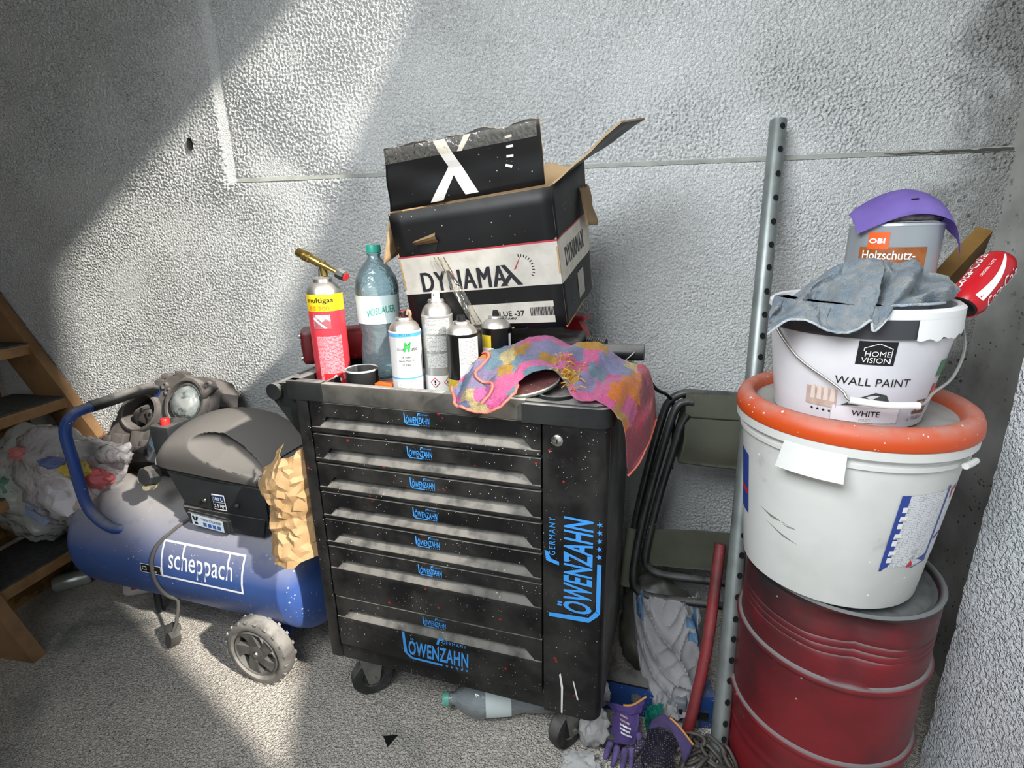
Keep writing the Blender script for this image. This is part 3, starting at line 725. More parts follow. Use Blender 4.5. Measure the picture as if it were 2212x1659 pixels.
panel('bottom', BLb, BRb, BL, BR, M_CARD, e)
F1, F2 = V((.272, .066, 1.486)), V((.609, .066, 1.520))
ff = panel('front_flap', TL + V((.006, 0, .004)), TR + V((-.010, 0, .004)), F1, F2, M_CBLK, e, wob=.006, seed=5, nu=60, ragged=.006)
panel('end_flap', TR + V((.004, .012, .004)), TRb, TR + V((.128, .075, .118)), TRb + V((.132, .06, .09)), M_CBLK, e, wob=.004, seed=6)
panel('end_flap', TL + V((-.004, .012, 0)), TLb, TL + V((-.022, .0, -.108)), TLb + V((-.02, 0, -.10)), M_CARD, e, wob=.004, seed=8)
panel('torn_flap', V((.668, .285, 1.325)), V((.678, .36, 1.325)), V((.648, .285, 1.408)), V((.657, .345, 1.414)), M_CARD, e, wob=.004, seed=9, ragged=.01)
# printed bands
def band(bl, br, tl, tr, v0, v1, m, par, off, u0=0.0, u1=1.0, wob=.004, seed=1, name='printed_band'):
    q = quadmap(bl, br, tl, tr); n = (br - bl).cross(tl - bl).normalized()
    b = B(); b.grid(14, 6, lambda u, v: q(u0 + (u1 - u0) * u, v0 + (v1 - v0) * v) + n * (off + wob * noise.noise(V(((u0 + (u1 - u0) * u) * 3 + seed, (v0 + (v1 - v0) * v) * 3, seed * 2.0)))))
    return b.build(name, m, par, 180)
def pmap(bl, br, tl, tr, u0, v0, off, wob=.004, seed=1):
    q = quadmap(bl, br, tl, tr); n = (br - bl).cross(tl - bl).normalized(); W_, H_ = (br - bl).length, (tl - bl).length
    def f(u, v):
        a, c = u0 + u / W_, v0 + v / H_
        return q(a, c) + n * (off + wob * noise.noise(V((a * 3 + seed, c * 3, seed * 2.0))))
    return f
FQ = (BL, BR, TL, TR); SQ = (BR, BRb, TR, TRb); GQ = (TL + V((.006, 0, .004)), TR + V((-.010, 0, .004)), F1, F2)
band(*FQ, .33, .635, M_CGREY, fp, .0006); band(*FQ, .635, .648, M_BREDL, fp, .0007)
band(*SQ, .33, .635, mat('printed_pale_cardboard', '#d8d2c4', .7, col2='#c9c2b2', nscale=30), sp, .0006, wob=.003, seed=2); band(*SQ, .635, .648, M_BREDL, sp, .0007, wob=.003, seed=2)
for du in (-.0017, 0, .0017): text('DYNAMA', M_CINK, fp, (lambda u, v: pmap(*FQ, .400, .425, .0013)(u + du, v)), .207, .044, spacing=1.14)
mpx = pmap(*FQ, .70, .425, .0013)
strokes('emblem', M_CINK, fp, mpx, [[(-.020, .022), (-.009, .022), (.026, -.022), (.014, -.022)], [(-.026, -.022), (-.013, -.022), (.004, -.003), (-.001, .004)]])
strokes('needle', M_BREDL, fp, pmap(*FQ, .70, .425, .0014), [[(.010, .010), (.015, .012), (.030, .040)]])
tick = [[(.045 + r0 * math.cos(a) * 1 - .02 + q0 * -math.sin(a), .008 + r0 * math.sin(a) + q0 * math.cos(a)) for r0, q0 in ((.026, -.0009), (.032, -.0009), (.032, .0009), (.026, .0009))] for a in [-.5 + i * .21 for i in range(11)]]
for t_ in tick: strokes('tick', M_CINK, fp, pmap(*FQ, .70, .43, .0014), [t_])
for du in (-.0015, 0, .0015): text('DYNAMAX', M_CINK, sp, (lambda u, v: pmap(*SQ, .46, .48, .0013, .003, 2)(u + du, v)), .158, .040, spacing=1.14)
patch('code_label', M_CGREY, sp, pmap(*SQ, .58, .17, .0012, .003, 2), .055, .060)
band(*FQ, .045, .21, M_CGREY, fp, .0008, .40, .935, name='address_label')
text('BLUE -37', M_CINK, fp, pmap(*FQ, .66, .125, .0016), .07, .012, bold=.015)
text('DYNAMAX', M_CINK, fp, pmap(*FQ, .655, .085, .0016), .035, .006, bold=.015)
rb = random.Random(11); u = 0; bars = []
while u < .056:
    bw = rb.choice((.0009, .0015, .0022)); bars.append([(u, -.009), (u + bw, -.009), (u + bw, .009), (u, .009)]); u += bw + rb.choice((.0010, .0016))
tag(strokes('barcode', M_CINK, fp, pmap(*FQ, .79, .135, .0016), bars), kind='stuff')
gx = pmap(*GQ, .46, .5, .0014, .006, 5)
M_CREAM = mat('cream_print', '#cbbf9f', .65)
strokes('emblem', M_CREAM, ff, gx, [[(-.043, .062), (-.016, .062), (.050, -.056), (.020, -.056)], [(-.062, -.060), (-.032, -.060), (-.002, -.010), (-.010, .012)]])
strokes('emblem_bar', M_CREAM, ff, gx, [[(.011, .034), (.022, .033), (.044, .062), (.028, .062)]])
for i, (a, dx, dz) in enumerate(((.1, .126, .043), (0, .127, .024), (-.05, .125, .005), (-.35, .121, -.014))):
    strokes('tick', M_CREAM, ff, pmap(*GQ, .46, .5, .0014, .006, 5), [[(dx + p * math.cos(a) - q_ * math.sin(a), dz + p * math.sin(a) + q_ * math.cos(a)) for p, q_ in ((-.0075, -.0025), (.0075, -.0025), (.0075, .0025), (-.0075, .0025))]])
# packing tape and the torn hand hole
M_TAPE = film('clear_tape', '#f3f0e8', .93, .08, .7, 60)
band(*GQ, .76, .985, M_TAPE, ff, .0022, .0, .98, wob=.006, seed=5, name='clear_tape')
q1 = pmap(*FQ, .27, .62, .0024)
b = B(); b.grid(10, 26, lambda u, v: q1((u - .5) * .026 + v * .072 + .003 * math.sin(u * 9), -.175 * v) + V((0, -.003 * abs(math.sin(u * 7 + v * 5)), 0))); b.build('clear_tape', M_TAPE, fp, 180)
qh = pmap(*FQ, .22, .725, .0012)
strokes('hand_hole', mat('black', '#050505', .6), fp, qh, [[(-.026, .004), (-.020, -.018), (.016, -.020), (.026, .006)]])
b = B(); qh2 = pmap(*FQ, .22, .725, .004); b.grid(8, 4, lambda u, v: qh2((u - .5) * .056, .002 + v * .020 * (.4 + .6 * u)) + V((0, -.014 * math.sin(v * 2.4), 0))); b.build('torn_tab', M_CARD, fp, None, solid=.002)

# ------------------------------------------------------------------ tools under and beside the box
M_TRED = mat('worn_red_plastic', '#9c1f26', 0.4, col2='#7d171d', nscale=14, dust=0.45, specks=[('#d9b9b0', 60, .12)])
M_TBLK = mat('worn_black_plastic', '#111213', 0.45, col2='#232425', nscale=10, dust=0.55)
e = at('tool_case', .50, .29, ZT, 'dusty black plastic tool case carrying the cardboard box on the trolley', 'tool case', rz=.05)
b = B(); b.bx(-.15, .16, -.075, .085, .0, .058, .012, 3); b.bx(-.15, .16, -.075, .085, .062, .112, .012, 3); b.build('shell', M_TBLK, e, 40)
b = B(); b.tube([(-.03, -.075, .060), (-.03, -.100, .062), (.09, -.100, .062), (.09, -.075, .060)], .009, 10, smooth=5); b.build('handle', M_RUBBER, e, 60)
for x in (-.10, .135):
    b = B(); b.bx(x - .014, x + .014, -.082, -.072, .045, .078, .002); b.build('latch', M_RUBBER, e, 40)
# black power tool lying in front of the case
e = at('cordless_tool', .575, .165, ZT, 'black cordless power tool lying half hidden behind the colourful towel', 'power tool', rz=.25)
b = B(); b.blob((0, 0, .050), (.075, .032, .036), .08, 2, 3, 2.0); b.build('motor_housing', M_TBLK, e, 60)
b = B(); b.tube([(-.06, 0, .045), (-.095, .0, .028), (-.12, 0, .012)], lambda t: .022 - .004 * t, 12, smooth=4); b.build('grip', M_RUBBER, e, 60)
b = B(); b.lathe([(.022, 0), (.024, .01), (.018, .035), (.010, .045), (0, .045)], 20, Matrix.Translation((.065, 0, .05)) @ Matrix.Rotation(PI / 2, 4, 'Y')); b.build('chuck', M_ZINC, e, 40)
b = B(); b.bx(-.03, .01, -.034, -.028, .04, .066, .002); b.build('side_plate', mat('smoked_plastic', '#3a3d40', .2), e, 40)
# red clamp-like tool behind the box corner
e = at('bar_clamp', .625, .36, ZT, 'red clamp head with black threaded handle beside the cardboard box corner', 'clamp', rz=-.25)
Mr = Matrix.Translation((0, 0, .105)) @ Matrix.Rotation(-.55, 4, 'Y')
b = B(); b.prism([(-.022, -.05), (.018, -.05), (.030, -.01), (.030, .038), (.012, .050), (-.010, .046), (-.022, .01)], .030, Mr @ Matrix.Rotation(PI / 2, 4, 'X') @ Matrix.Translation((0, 0, -.015)))
b.build('jaw', M_TRED, e, 40)
b = B(); b.bx(-.012, .034, -.022, .020, .138, .150, .003); b.build('jaw_plate', M_TRED, e, 40)
pr_ = [(0, -.004)]
for i in range(9): pr_ += [(.0125, i * .006), (.0125, i * .006 + .003), (.0105, i * .0035 + i * .0025 + .004)]
b = B(); b.lathe(pr_ + [(.0125, .056), (0, .057)], 18, Matrix.Translation((.036, -.012, .086)) @ Matrix.Rotation(1.62, 4, 'Y')); b.build('threaded_knob', M_RUBBER, e, 40)
b = B(); b.tube([(-.02, .0, .005), (-.012, 0, .05), (.01, 0, .08)], .010, 10, smooth=3); b.build('bar', M_STEEL, e, 60)
# torque wrench grip
e = at('torque_wrench', .76, .275, ZT, 'wrench with red and black cylinder grip poking out beyond the towel', 'wrench', rz=-.02)
Mr = Matrix.Translation((-.11, 0, .072)) @ Matrix.Rotation(PI / 2 - .03, 4, 'Y')
b = B(); b.lathe([(0, 0), (.018, 0), (.020, .004), (.020, .154), (.018, .160), (0, .160)], 24, Mr); b.build('grip', M_TBLK, e, 40)
b = B(); b.lathe([(.0203, .008), (.0203, .135)], 10, Mr, a0=1.9, a1=3.4); b.build('red_stripe', M_TRED, e, 60)
b = B(); b.tube([(-.11, 0, .068), (-.16, 0, .045), (-.24, 0, .012)], .008, 10, smooth=2); b.build('shaft', M_STEEL, e, 60)
b = B(); b.bx(-.02, .012, -.018, .018, .0, .050, .004); b.build('rest', M_TBLK, e, 40)
# stiff wire
e = at('wire', .70, .27, ZT, 'thin bent grey wire sticking up past the wrench grip', 'wire')
b = B(); b.tube([(0, 0, .006), (.03, -.012, .02), (.082, -.020, .075), (.103, .005, .092), (.14, .03, .120)], .0016, 6, smooth=6); b.build('strand', M_ZINC, e, 60)
# blue capped bottle lying behind the box
e = empty('blue_cap_bottle', KW(.56, .372, 1.045), 0, 'small clear bottle with blue screw cap lying behind the cardboard box', 'bottle', rot=(0, PI / 2 - .15, KR + .55))
b = B(); b.lathe([(0, -.09), (.030, -.085), (.033, -.07), (.033, .0), (.028, .03), (.016, .052), (.013, .06), (.013, .072)], 24); b.build('bottle_body', M_PETB, e, 60)
b = B(); b.lathe([(.015, .062), (.018, .064), (.018, .088), (.0165, .092), (0, .092)], 24); b.build('screw_cap', mat('blue_cap', '#3f86b8', .4), e, 40)
# red rubber-ended work lamp
e = at('work_lamp', .0, .225, ZT + .0322, 'red work lamp with black bolted end, lying across the trolley corner behind the gas torch', 'work lamp', rz=.62)
b = B(); b.bx(-.07, .27, -.038, .038, .0, .085, .016, 3); b.build('housing', mat('bright_red_plastic', '#c02229', .35, col2='#a01b22', nscale=9, dust=.35), e, 40)
b = B(); b.bx(-.102, -.066, -.041, .041, -.003, .090, .014, 3); b.build('end_guard', mat('dark_red_plastic', '#5b1519', .45, dust=.4), e, 40)
for y, z in ((-.024, .014), (.024, .014), (-.024, .074), (.024, .074)):
    b = B(); b.lathe([(0, .004), (.007, .004), (.008, 0)], 10, Matrix.Translation((-.1015, y, z)) @ Matrix.Rotation(-PI / 2, 4, 'Y')); b.build('bolt', M_STEEL, e, 40)
b = B(); b.bx(-.1045, -.101, -.012, .014, .034, .056, .001); b.build('socket', M_BLKP, e, 40)
e = at('black_case', .215, .335, ZT, 'small black box with grey lid behind the water bottle', 'case', rz=.1)
b = B(); b.bx(-.10, .055, -.05, .05, .0, .088, .006); b.build('body', M_TBLK, e, 40)
b = B(); b.bx(-.10, .055, -.05, .05, .090, .112, .005); b.build('lid', mat('grey_lid', '#4c4d4f', .5, dust=.6), e, 40)

# ------------------------------------------------------------------ grinding disc and the towel
e = at('sanding_disc', .585, .072, .992, 'reddish brown sanding disc with pale edge under the colourful towel', 'sanding disc')
Mr = Matrix.Rotation(-.22, 4, 'Y') @ Matrix.Rotation(.10, 4, 'X')
b = B(); b.lathe([(0, .006), (.062, .006), (.0645, .004)], 40, Mr); b.build('grit_face', mat('grit', '#5b3431', .85, col2='#4a2a28', nscale=60, bump=.3, bscale=300, specks=[('#c8b7a8', 60, .1)]), e, 60)
b = B(); b.lathe([(.0645, .004), (.066, .001), (.060, -.006), (.030, -.016), (0, -.016)], 40, Mr); b.build('backing', mat('grey_backing', '#a4a8a0', .6, col2='#8b8f88', nscale=20), e, 60)

def towel_mat():
    m = bpy.data.materials.new('towel'); m.use_nodes = True; nt = m.node_tree; N = nt.nodes; L = nt.links; b = N['Principled BSDF']
    b.inputs['Roughness'].default_value = .95; b.inputs['Sheen Weight'].default_value = .4
    uv = N.new('ShaderNodeUVMap'); tc = N.new('ShaderNodeTexCoord')
    nz = N.new('ShaderNodeTexNoise'); nz.inputs['Scale'].default_value = 16; L.new(tc.outputs['UV'], nz.inputs['Vector'])
    add = N.new('ShaderNodeVectorMath'); add.operation = 'MULTIPLY_ADD'; L.new(nz.outputs['Color'], add.inputs[0]); add.inputs[1].default_value = (.05, .16, 0); L.new(tc.outputs['UV'], add.inputs[2])
    mul = N.new('ShaderNodeVectorMath'); mul.operation = 'MULTIPLY'; L.new(add.outputs[0], mul.inputs[0]); mul.inputs[1].default_value = (15, 4.2, 1)
    sx = N.new('ShaderNodeSeparateXYZ'); L.new(mul.outputs[0], sx.inputs[0])
    def M_(op, a, c=None):
        x = N.new('ShaderNodeMath'); x.operation = op
        for i, q in enumerate((a, c)):
            if q is None: continue
            if isinstance(q, (int, float)): x.inputs[i].default_value = q
            else: L.new(q, x.inputs[i])
        return x.outputs[0]
    fv = M_('FLOOR', sx.outputs[1]); sh = M_('ADD', sx.outputs[0], M_('MULTIPLY', fv, .37)); fu = M_('FLOOR', sh)
    cb = N.new('ShaderNodeCombineXYZ'); L.new(fu, cb.inputs[0]); L.new(fv, cb.inputs[1])
    wn = N.new('ShaderNodeTexWhiteNoise'); wn.noise_dimensions = '2D'; L.new(cb.outputs[0], wn.inputs['Vector'])
    rp = N.new('ShaderNodeValToRGB'); rp.color_ramp.interpolation = 'CONSTANT'; L.new(wn.outputs['Value'], rp.inputs[0])
    cols = ['#d8609a', '#e07f20', '#8f90b2', '#c8952a', '#dd78b0', '#9d94b8', '#7a98a8', '#cdbb88', '#dd6f9f', '#9d8fb2']
    el = rp.color_ramp.elements
    while len(el) < len(cols): el.new(0.5)
    for i, c in enumerate(cols): el[i].position = i / len(cols); el[i].color = lin(c)
    rp2 = N.new('ShaderNodeValToRGB'); rp2.color_ramp.interpolation = 'CONSTANT'; L.new(wn.outputs['Value'], rp2.inputs[0])
    cols2 = ['#a83248', '#b03a4c', '#d4503f', '#a02c44', '#cf5f70', '#b23048']
    el = rp2.color_ramp.elements
    while len(el) < len(cols2): el.new(0.5)
    for i, c in enumerate(cols2): el[i].position = i / len(cols2); el[i].color = lin(c)
    s2 = N.new('ShaderNodeSeparateXYZ'); L.new(add.outputs[0], s2.inputs[0])
    md = M_('GREATER_THAN', M_('ADD', s2.outputs[0], M_('MULTIPLY', s2.outputs[1], -.07)), .79)
    mx = N.new('ShaderNodeMix'); mx.data_type = 'RGBA'; L.new(md, mx.inputs[0]); L.new(rp.outputs[0], mx.inputs[6]); L.new(rp2.outputs[0], mx.inputs[7])
    n2 = N.new('ShaderNodeTexNoise'); n2.inputs['Scale'].default_value = 420; L.new(tc.outputs['Object'], n2.inputs['Vector'])
    n3 = N.new('ShaderNodeMapRange'); n3.inputs[1].default_value = .3; n3.inputs[2].default_value = .7; n3.inputs[3].default_value = .72; n3.inputs[4].default_value = 1.1; L.new(n2.outputs['Fac'], n3.inputs[0])
    v = N.new('ShaderNodeVectorMath'); v.operation = 'SCALE'; L.new(mx.outputs[2], v.inputs[0]); L.new(n3.outputs[0], v.inputs[3])
    L.new(v.outputs[0], b.inputs['Base Color'])
    bp = N.new('ShaderNodeBump'); bp.inputs['Strength'].default_value = .8; bp.inputs['Distance'].default_value = .003; L.new(n2.outputs['Fac'], bp.inputs['Height']); L.new(bp.outputs[0], b.inputs['Normal'])
    return m
cols_ = [[(.438, .000, .999), (.441, -.020, .989), (.447, -.032, .970)],
 [(.457, .050, 1.033), (.474, -.010, 1.012), (.486, -.040, .962)],
 [(.477, .100, 1.057), (.511, .020, 1.026), (.542, -.040, .970)],
 [(.515, .120, 1.066), (.548, .050, 1.030), (.572, -.020, .998)],
 [(.556, .150, 1.077), (.563, .070, 1.056), (.577, .035, 1.014)],
 [(.603, .180, 1.080), (.612, .100, 1.052), (.630, .045, 1.034)],
 [(.658, .180, 1.064), (.659, .100, 1.045), (.662, .035, 1.024)],
 [(.706, .180, 1.070), (.706, .090, 1.034), (.695, -.006, .994)],
 [(.753, .180, 1.044), (.745, .100, 1.017), (.740, .006, .988)],
 [(.795, .180, 1.031), (.790, .100, .996), (.776, -.012, .978)],
 [(.822, .200, 1.005), (.818, .090, .960), (.790, .010, .924)],
 [(.836, .200, .951), (.832, .090, .902), (.795, .020, .864)],
 [(.844, .180, .893), (.828, .100, .849), (.798, .045, .816)]]
rows_ = [[c[k] for c in cols_] for k in range(3)]
SF = surf(rows_)
def tw(u, v):
    p = SF(u, v)
    fold = .011 * math.sin(u * 50 + v * 4.0 + 1.4 * math.sin(u * 13)) * (.35 + .65 * math.sin(PI * min(1, v * 1.1))) * (.4 + .6 * min(1, abs(u - .35) * 5))
    fold += .014 * noise.noise(V((u * 9, v * 3, 2.2))) + .005 * noise.noise(V((u * 40, v * 14, 5)))
    return p + V((0, -.6 * fold, .8 * fold)) + V((.006, 0, 0)) * (1 if u > .78 else 0)
e = empty('towel', KO, KR, 'crumpled terry towel in pink, orange and red patches, draped over the trolley corner', 'towel')
b = B(); b.grid(150, 40, tw); b.build('cloth', towel_mat(), e, 180, solid=.004)
M_HEM = mat('salmon_hem', '#d8705f', .8, bump=.4, bscale=400)
b = B(); b.tube([tw(i / 60 * .30, .995) for i in range(61)], .0028, 6); b.build('hem', M_HEM, e, 60)
b = B(); b.tube([tw(.0, i / 20) for i in range(21)], .0028, 6); b.build('hem', M_HEM, e, 60)
b = B(); b.tube([tw(.998, i / 20) for i in range(21)], .0028, 6); b.build('hem', M_HEM, e, 60)
b = B(); b.tube([tw(.14 + .03 * math.sin(i * .5), i / 20 * .9) + V((0, -.004, .004)) for i in range(21)], .0028, 6); b.build('hem', M_HEM, e, 60)
b = B()
rt_ = random.Random(5)
for i in range(46):
    p = tw(.52 + rt_.uniform(-.05, .06), .45 + rt_.uniform(0, .5)); q_ = p + V((rt_.uniform(-.02, .02), -.006, rt_.uniform(-.004, .016)))
    b.tube([p, (p + q_) / 2 + V((0, -.004, .006)), q_], .0012, 4)
tag(b.build('loose_threads', mat('thread', '#b9883a', .9), e), kind='stuff')
# ------------------------------------------------------------------ air compressor (local frame along the tank)
TO = Vector((-1.272, 1.380, 0)); TRZ = -0.122
def q(s, y, z): return Vector((1.06 * s, 1.06 * y, 1.06 * z - .0796))      # measured figures to real size
def TW(p): return TO + Vector((math.cos(TRZ) * p[0] - math.sin(TRZ) * p[1], math.sin(TRZ) * p[0] + math.cos(TRZ) * p[1], p[2]))
M_TANK = mat('dusty_blue_enamel', '#42609f', 0.42, col2='#385390', nscale=4, dust=1.0, dustcol='#b3aeab', dn=(-.2, .45), dz=(.15, .95), specks=[('#c7c9d6', 45, .15), ('#b9bccb', 85, .14)])
M_BLUE = mat('blue_tube_enamel', '#20407f', 0.35, dust=.75, dustcol='#8f8f92', specks=[('#c7c9d6', 60, .12)])
M_MOTOR = mat('dusty_dark_plastic', '#232528', 0.5, col2='#2d2f31', nscale=6, dust=1.0, dustcol='#a39d97', dn=(-.3, .3), dz=(-.35, .6))
M_MOTORD = mat('dark_grey_plastic', '#232628', 0.55, col2='#2e3133', nscale=7, dust=.5, dustcol='#8d8580')
cp = empty('air_compressor', TO, TRZ, 'blue tank air compressor with grey motor hood, tube handle and spoked wheel, left of the trolley'.replace(', left of', ' beside'), 'air compressor')
RT, ZC = .192, .306
Mx = Matrix.Translation((0, 0, ZC)) @ Matrix.Rotation(PI / 2, 4, 'Y')
prof = [(0, -.535)]
for i in range(1, 9): a = i / 8 * PI / 2; prof.append((RT * math.sin(a) ** .8, -.445 - .09 * math.cos(a)))
prof += [(RT, .375), (RT + .0012, .378), (RT + .0012, .386), (RT, .389)]
for i in range(7, -1, -1): a = i / 8 * PI / 2; prof.append((RT * math.sin(a) ** .8 if i else 0, .395 + .075 * math.cos(a)))
b = B(); b.lathe(prof, 64, Mx); tank = b.build('tank', M_TANK, cp, 50)
def tank_map(s0, t0, off=.0012):
    return lambda u, v: Vector((s0 + u, -(RT + off) * math.cos(t0 + v / RT), ZC + (RT + off) * math.sin(t0 + v / RT)))
M_WHITEL = mat('white_lettering', '#e6e8ee', .4)
s0, w_, t0, h_ = .1055, .315, .30, .118
mp = tank_map(s0, t0)
outline('logo_frame', M_WHITEL, tank, mp, w_, h_, .0065)
text('scheppach', M_WHITEL, tank, lambda u, v: mp(u - .004, v - .004), .245, .082, bold=.004)
for du, vv in ((-.072, .034), (.100, .034)):
    b = B(); b.grid(2, 5, lambda u, v: mp(du + (u - .5) * .0065, vv + (v - .5) * .046)); b.build('letter_stem', M_WHITEL, tank)
mp = tank_map(-.095, .08)
patch('rating_plate', M_BLKP, tank, mp, .085, .030, 4, 6); mp2 = tank_map(-.095, .08, .0018)
outline('plate_border', M_WHITEL, tank, mp2, .085, .030, .002); text('33', M_WHITEL, tank, lambda u, v: mp2(u + .008, v + .006), .016, .010, bold=.02); text('L/min', M_WHITEL, tank, lambda u, v: mp2(u + .012, v - .006), .024, .009, bold=.02)
outline('meter_icon', M_WHITEL, tank, lambda u, v: mp2(u - .026, v), .018, .012, .002)
# weld seam stripe at the near end of the tank
# handle: bent tube with rubber grip
pts = [q(-.215, -.13, .462), q(-.255, -.152, .472), q(-.318, -.152, .505), q(-.342, -.152, .560), q(-.345, -.152, .68), q(-.347, -.150, .775), q(-.330, -.135, .818), q(-.318, -.10, .832), q(-.318, .06, .835)]
b = B(); b.tube(pts, .0165, 16, smooth=6); hd = b.build('handle', M_BLUE, cp, 60)
b = B(); b.tube([q(-.318, -.085, .833), q(-.318, -.02, .834), q(-.318, .09, .8365), q(-.322, .128, .822)], .0187, 16, smooth=3); b.build('grip_sleeve', M_RUBBER, hd, 60)
b = B(); b.tube([q(-.318, .06, .835), q(-.32, .12, .828), q(-.342, .15, .775), q(-.342, .152, .58), q(-.318, .152, .505), q(-.23, .14, .466)], .0165, 14, smooth=5); b.build('handle', M_BLUE, cp, 60)
# saddle and lower housing
b = B(); b.hexa([q(.045, -.128, .51), q(.30, -.128, .51), q(.30, .12, .51), q(.045, .12, .51), q(.02, -.135, .585), q(.33, -.135, .585), q(.33, .13, .585), q(.02, .13, .585)])
bmesh.ops.bevel(b.bm, geom=b.bm.edges[:], offset=.008, segments=2, affect='EDGES'); b.build('saddle', M_MOTORD, cp, 40)
b = B(); b.hexa([q(.030, -.13, .578), q(.335, -.13, .555), q(.335, .13, .555), q(.030, .13, .578), q(-.012, -.137, .698), q(.345, -.137, .680), q(.345, .14, .68), q(-.012, .14, .698)])
bmesh.ops.bevel(b.bm, geom=b.bm.edges[:], offset=.012, segments=3, affect='EDGES'); hs = b.build('motor_housing', M_MOTORD, cp, 40)
def panel_map(s, z, off=0.0): return lambda u, v: q(s + u / 1.06, -.1345 - .004 * ((z + v - .58) / .12) , z + v / 1.06) + Vector((0, -off - .002, 0))
mp = panel_map(.173, .613)
patch('power_plate', M_WHITEL, hs, mp, .046, .052, 2, 2)
mp1 = panel_map(.173, .613, .0008)
patch('plate_field', mat('navy_print', '#26385f', .4), hs, lambda u, v: mp1(u, v + .0115), .042, .021, 2, 2); patch('plate_field', M_BLKP, hs, lambda u, v: mp1(u, v - .0115), .042, .021, 2, 2)
mp1 = panel_map(.173, .613, .0016)
text('100 L', M_WHITEL, hs, lambda u, v: mp1(u, v + .0115), .032, .011, bold=.02); text('2.5 HP', M_WHITEL, hs, lambda u, v: mp1(u, v - .0115), .037, .012, bold=.02)
for s in (.122, .235):
    b = B(); b.lathe([(0, .004), (.005, .004), (.0065, 0)], 10, Matrix.Translation(q(s, -.138, .613)) @ Matrix.Rotation(PI / 2, 4, 'X')); b.build('bolt', M_STEEL, hs, 40)
b = B(); b.hexa([q(.050, -.142, .528), q(.195, -.142, .516), q(.195, -.12, .516), q(.050, -.12, .528), q(.046, -.142, .572), q(.198, -.142, .562), q(.198, -.12, .562), q(.046, -.12, .572)])
bmesh.ops.bevel(b.bm, geom=b.bm.edges[:], offset=.006, segments=2, affect='EDGES'); pl_ = b.build('badge_mount', M_MOTORD, cp, 40)
bm_ = lambda u, v: q(.1225 + u / 1.06, -.1436, .5445 + v / 1.06 - .075 * u)
patch('badge', mat('pale_badge', '#b9c6d2', .4), pl_, bm_, .118, .038, 2, 2)
bm2 = lambda u, v: bm_(u, v) + Vector((0, -.001, 0))
text('TWIN CYLINDER', M_BLKP, pl_, lambda u, v: bm2(u + .016, v + .008), .074, .008)
for i in range(4): patch('blue_square', mat('badge_blue', '#35589a', .4), pl_, lambda u, v: bm2(u - .010 + i * .0175, v - .008), .012, .012, 2, 2)
strokes('engine_icon', M_BLKP, pl_, lambda u, v: bm2(u - .043, v), [[(-.012, .012), (-.005, .014), (.0, .0), (-.004, -.004)], [(.003, .014), (.011, .012), (.004, -.003), (.0, .0)]]); strokes('crank_icon', M_BLKP, pl_, lambda u, v: bm2(u - .043, v), [[(-.004, -.005), (.005, -.005), (.007, -.013), (-.006, -.013)]])
# rounded motor hood with scooped flank
def hood(u, v):
    s = -.035 + .395 * u
    # cross-section height and width along the hood
    top = .745 + .080 * math.sin(PI * min(1, (u * .86 + .08)) ** .75) - .085 * max(0, u - .55) * 1.6
    base = .700 - .018 * u
    a = PI * v
    y = -math.cos(a) * (.142 + .004 * math.sin(PI * u)); sn = math.sin(a)
    z = base + (top - base) * (sn ** .62)
    e_ = 1.0
    if u < .12: k = math.sqrt(max(0, 1 - ((.12 - u) / .12) ** 2)); z = base + (z - base) * (.45 + .55 * k); y *= .92 + .08 * k
    if u > .93: k = (u - .93) / .07; z = base + (z - base) * (1 - .25 * k); 
    # scoop in the near flank
    d = ((u - .62) / .30) ** 2 + ((v - .17) / .12) ** 2
    if d < 1: y += .036 * (1 - d) ** .75; z -= .012 * (1 - d) ** .75
    return q(s, y, z)
b = B(); b.grid(120, 90, hood)
bm = b.bm
hood_o = b.build('motor_hood', M_MOTOR, cp, 60, solid=.004)
b = B(); b.face([hood(.004, v / 20) for v in range(21)]); b.build('hood_end', M_MOTOR, hood_o)
b = B(); b.face([hood(.985, v / 20) for v in range(21)]); b.build('grille', mat('black_grille', '#0c0c0d', .7), hood_o)
b = B(); b.tube([hood(.90, v / 24) + Vector((0, 0, .0015)) for v in range(25)], .003, 6); b.build('seam_rib', M_MOTORD, hood_o, 60)
b = B(); b.tube([hood(.0, v / 24) for v in range(25)], .006, 8); b.build('front_bead', M_MOTOR, hood_o, 60)
# pressure switch with red knob, fittings
b = B(); b.box(q(-.095, -.02, .735), (.075, .09, .10), None, .008); sw = b.build('pressure_switch', M_MOTORD, cp, 40)
b = B(); b.lathe([(0, .022), (.012, .022), (.014, .018), (.014, 0)], 14, Matrix.Translation(q(-.088, -.04, .78))); b.build('red_knob', mat('red_button', '#c8302c', .4), sw, 40)
b = B(); b.lathe([(0, .04), (.026, .04), (.030, .034), (.030, .004), (.026, 0)], 8, Matrix.Translation(q(-.078, -.11, .655)) @ Matrix.Rotation(PI / 2 - .2, 4, 'X')); b.build('regulator', M_MOTORD, cp, 30)
b = B()
for dx, dz in ((-.112, .640), (-.100, .618)):
    b.lathe([(0, .045), (.011, .045), (.013, .04), (.013, .01), (.016, .008), (.016, 0), (0, 0)], 12, Matrix.Translation(q(dx, -.11, dz)) @ Matrix.Rotation(PI / 2 - .3, 4, 'X') @ Matrix.Rotation(.5, 4, 'Y'))
tag(b.build('air_couplings', mat('old_brass', '#a19b80', .5, .4), cp, 40), kind='stuff')
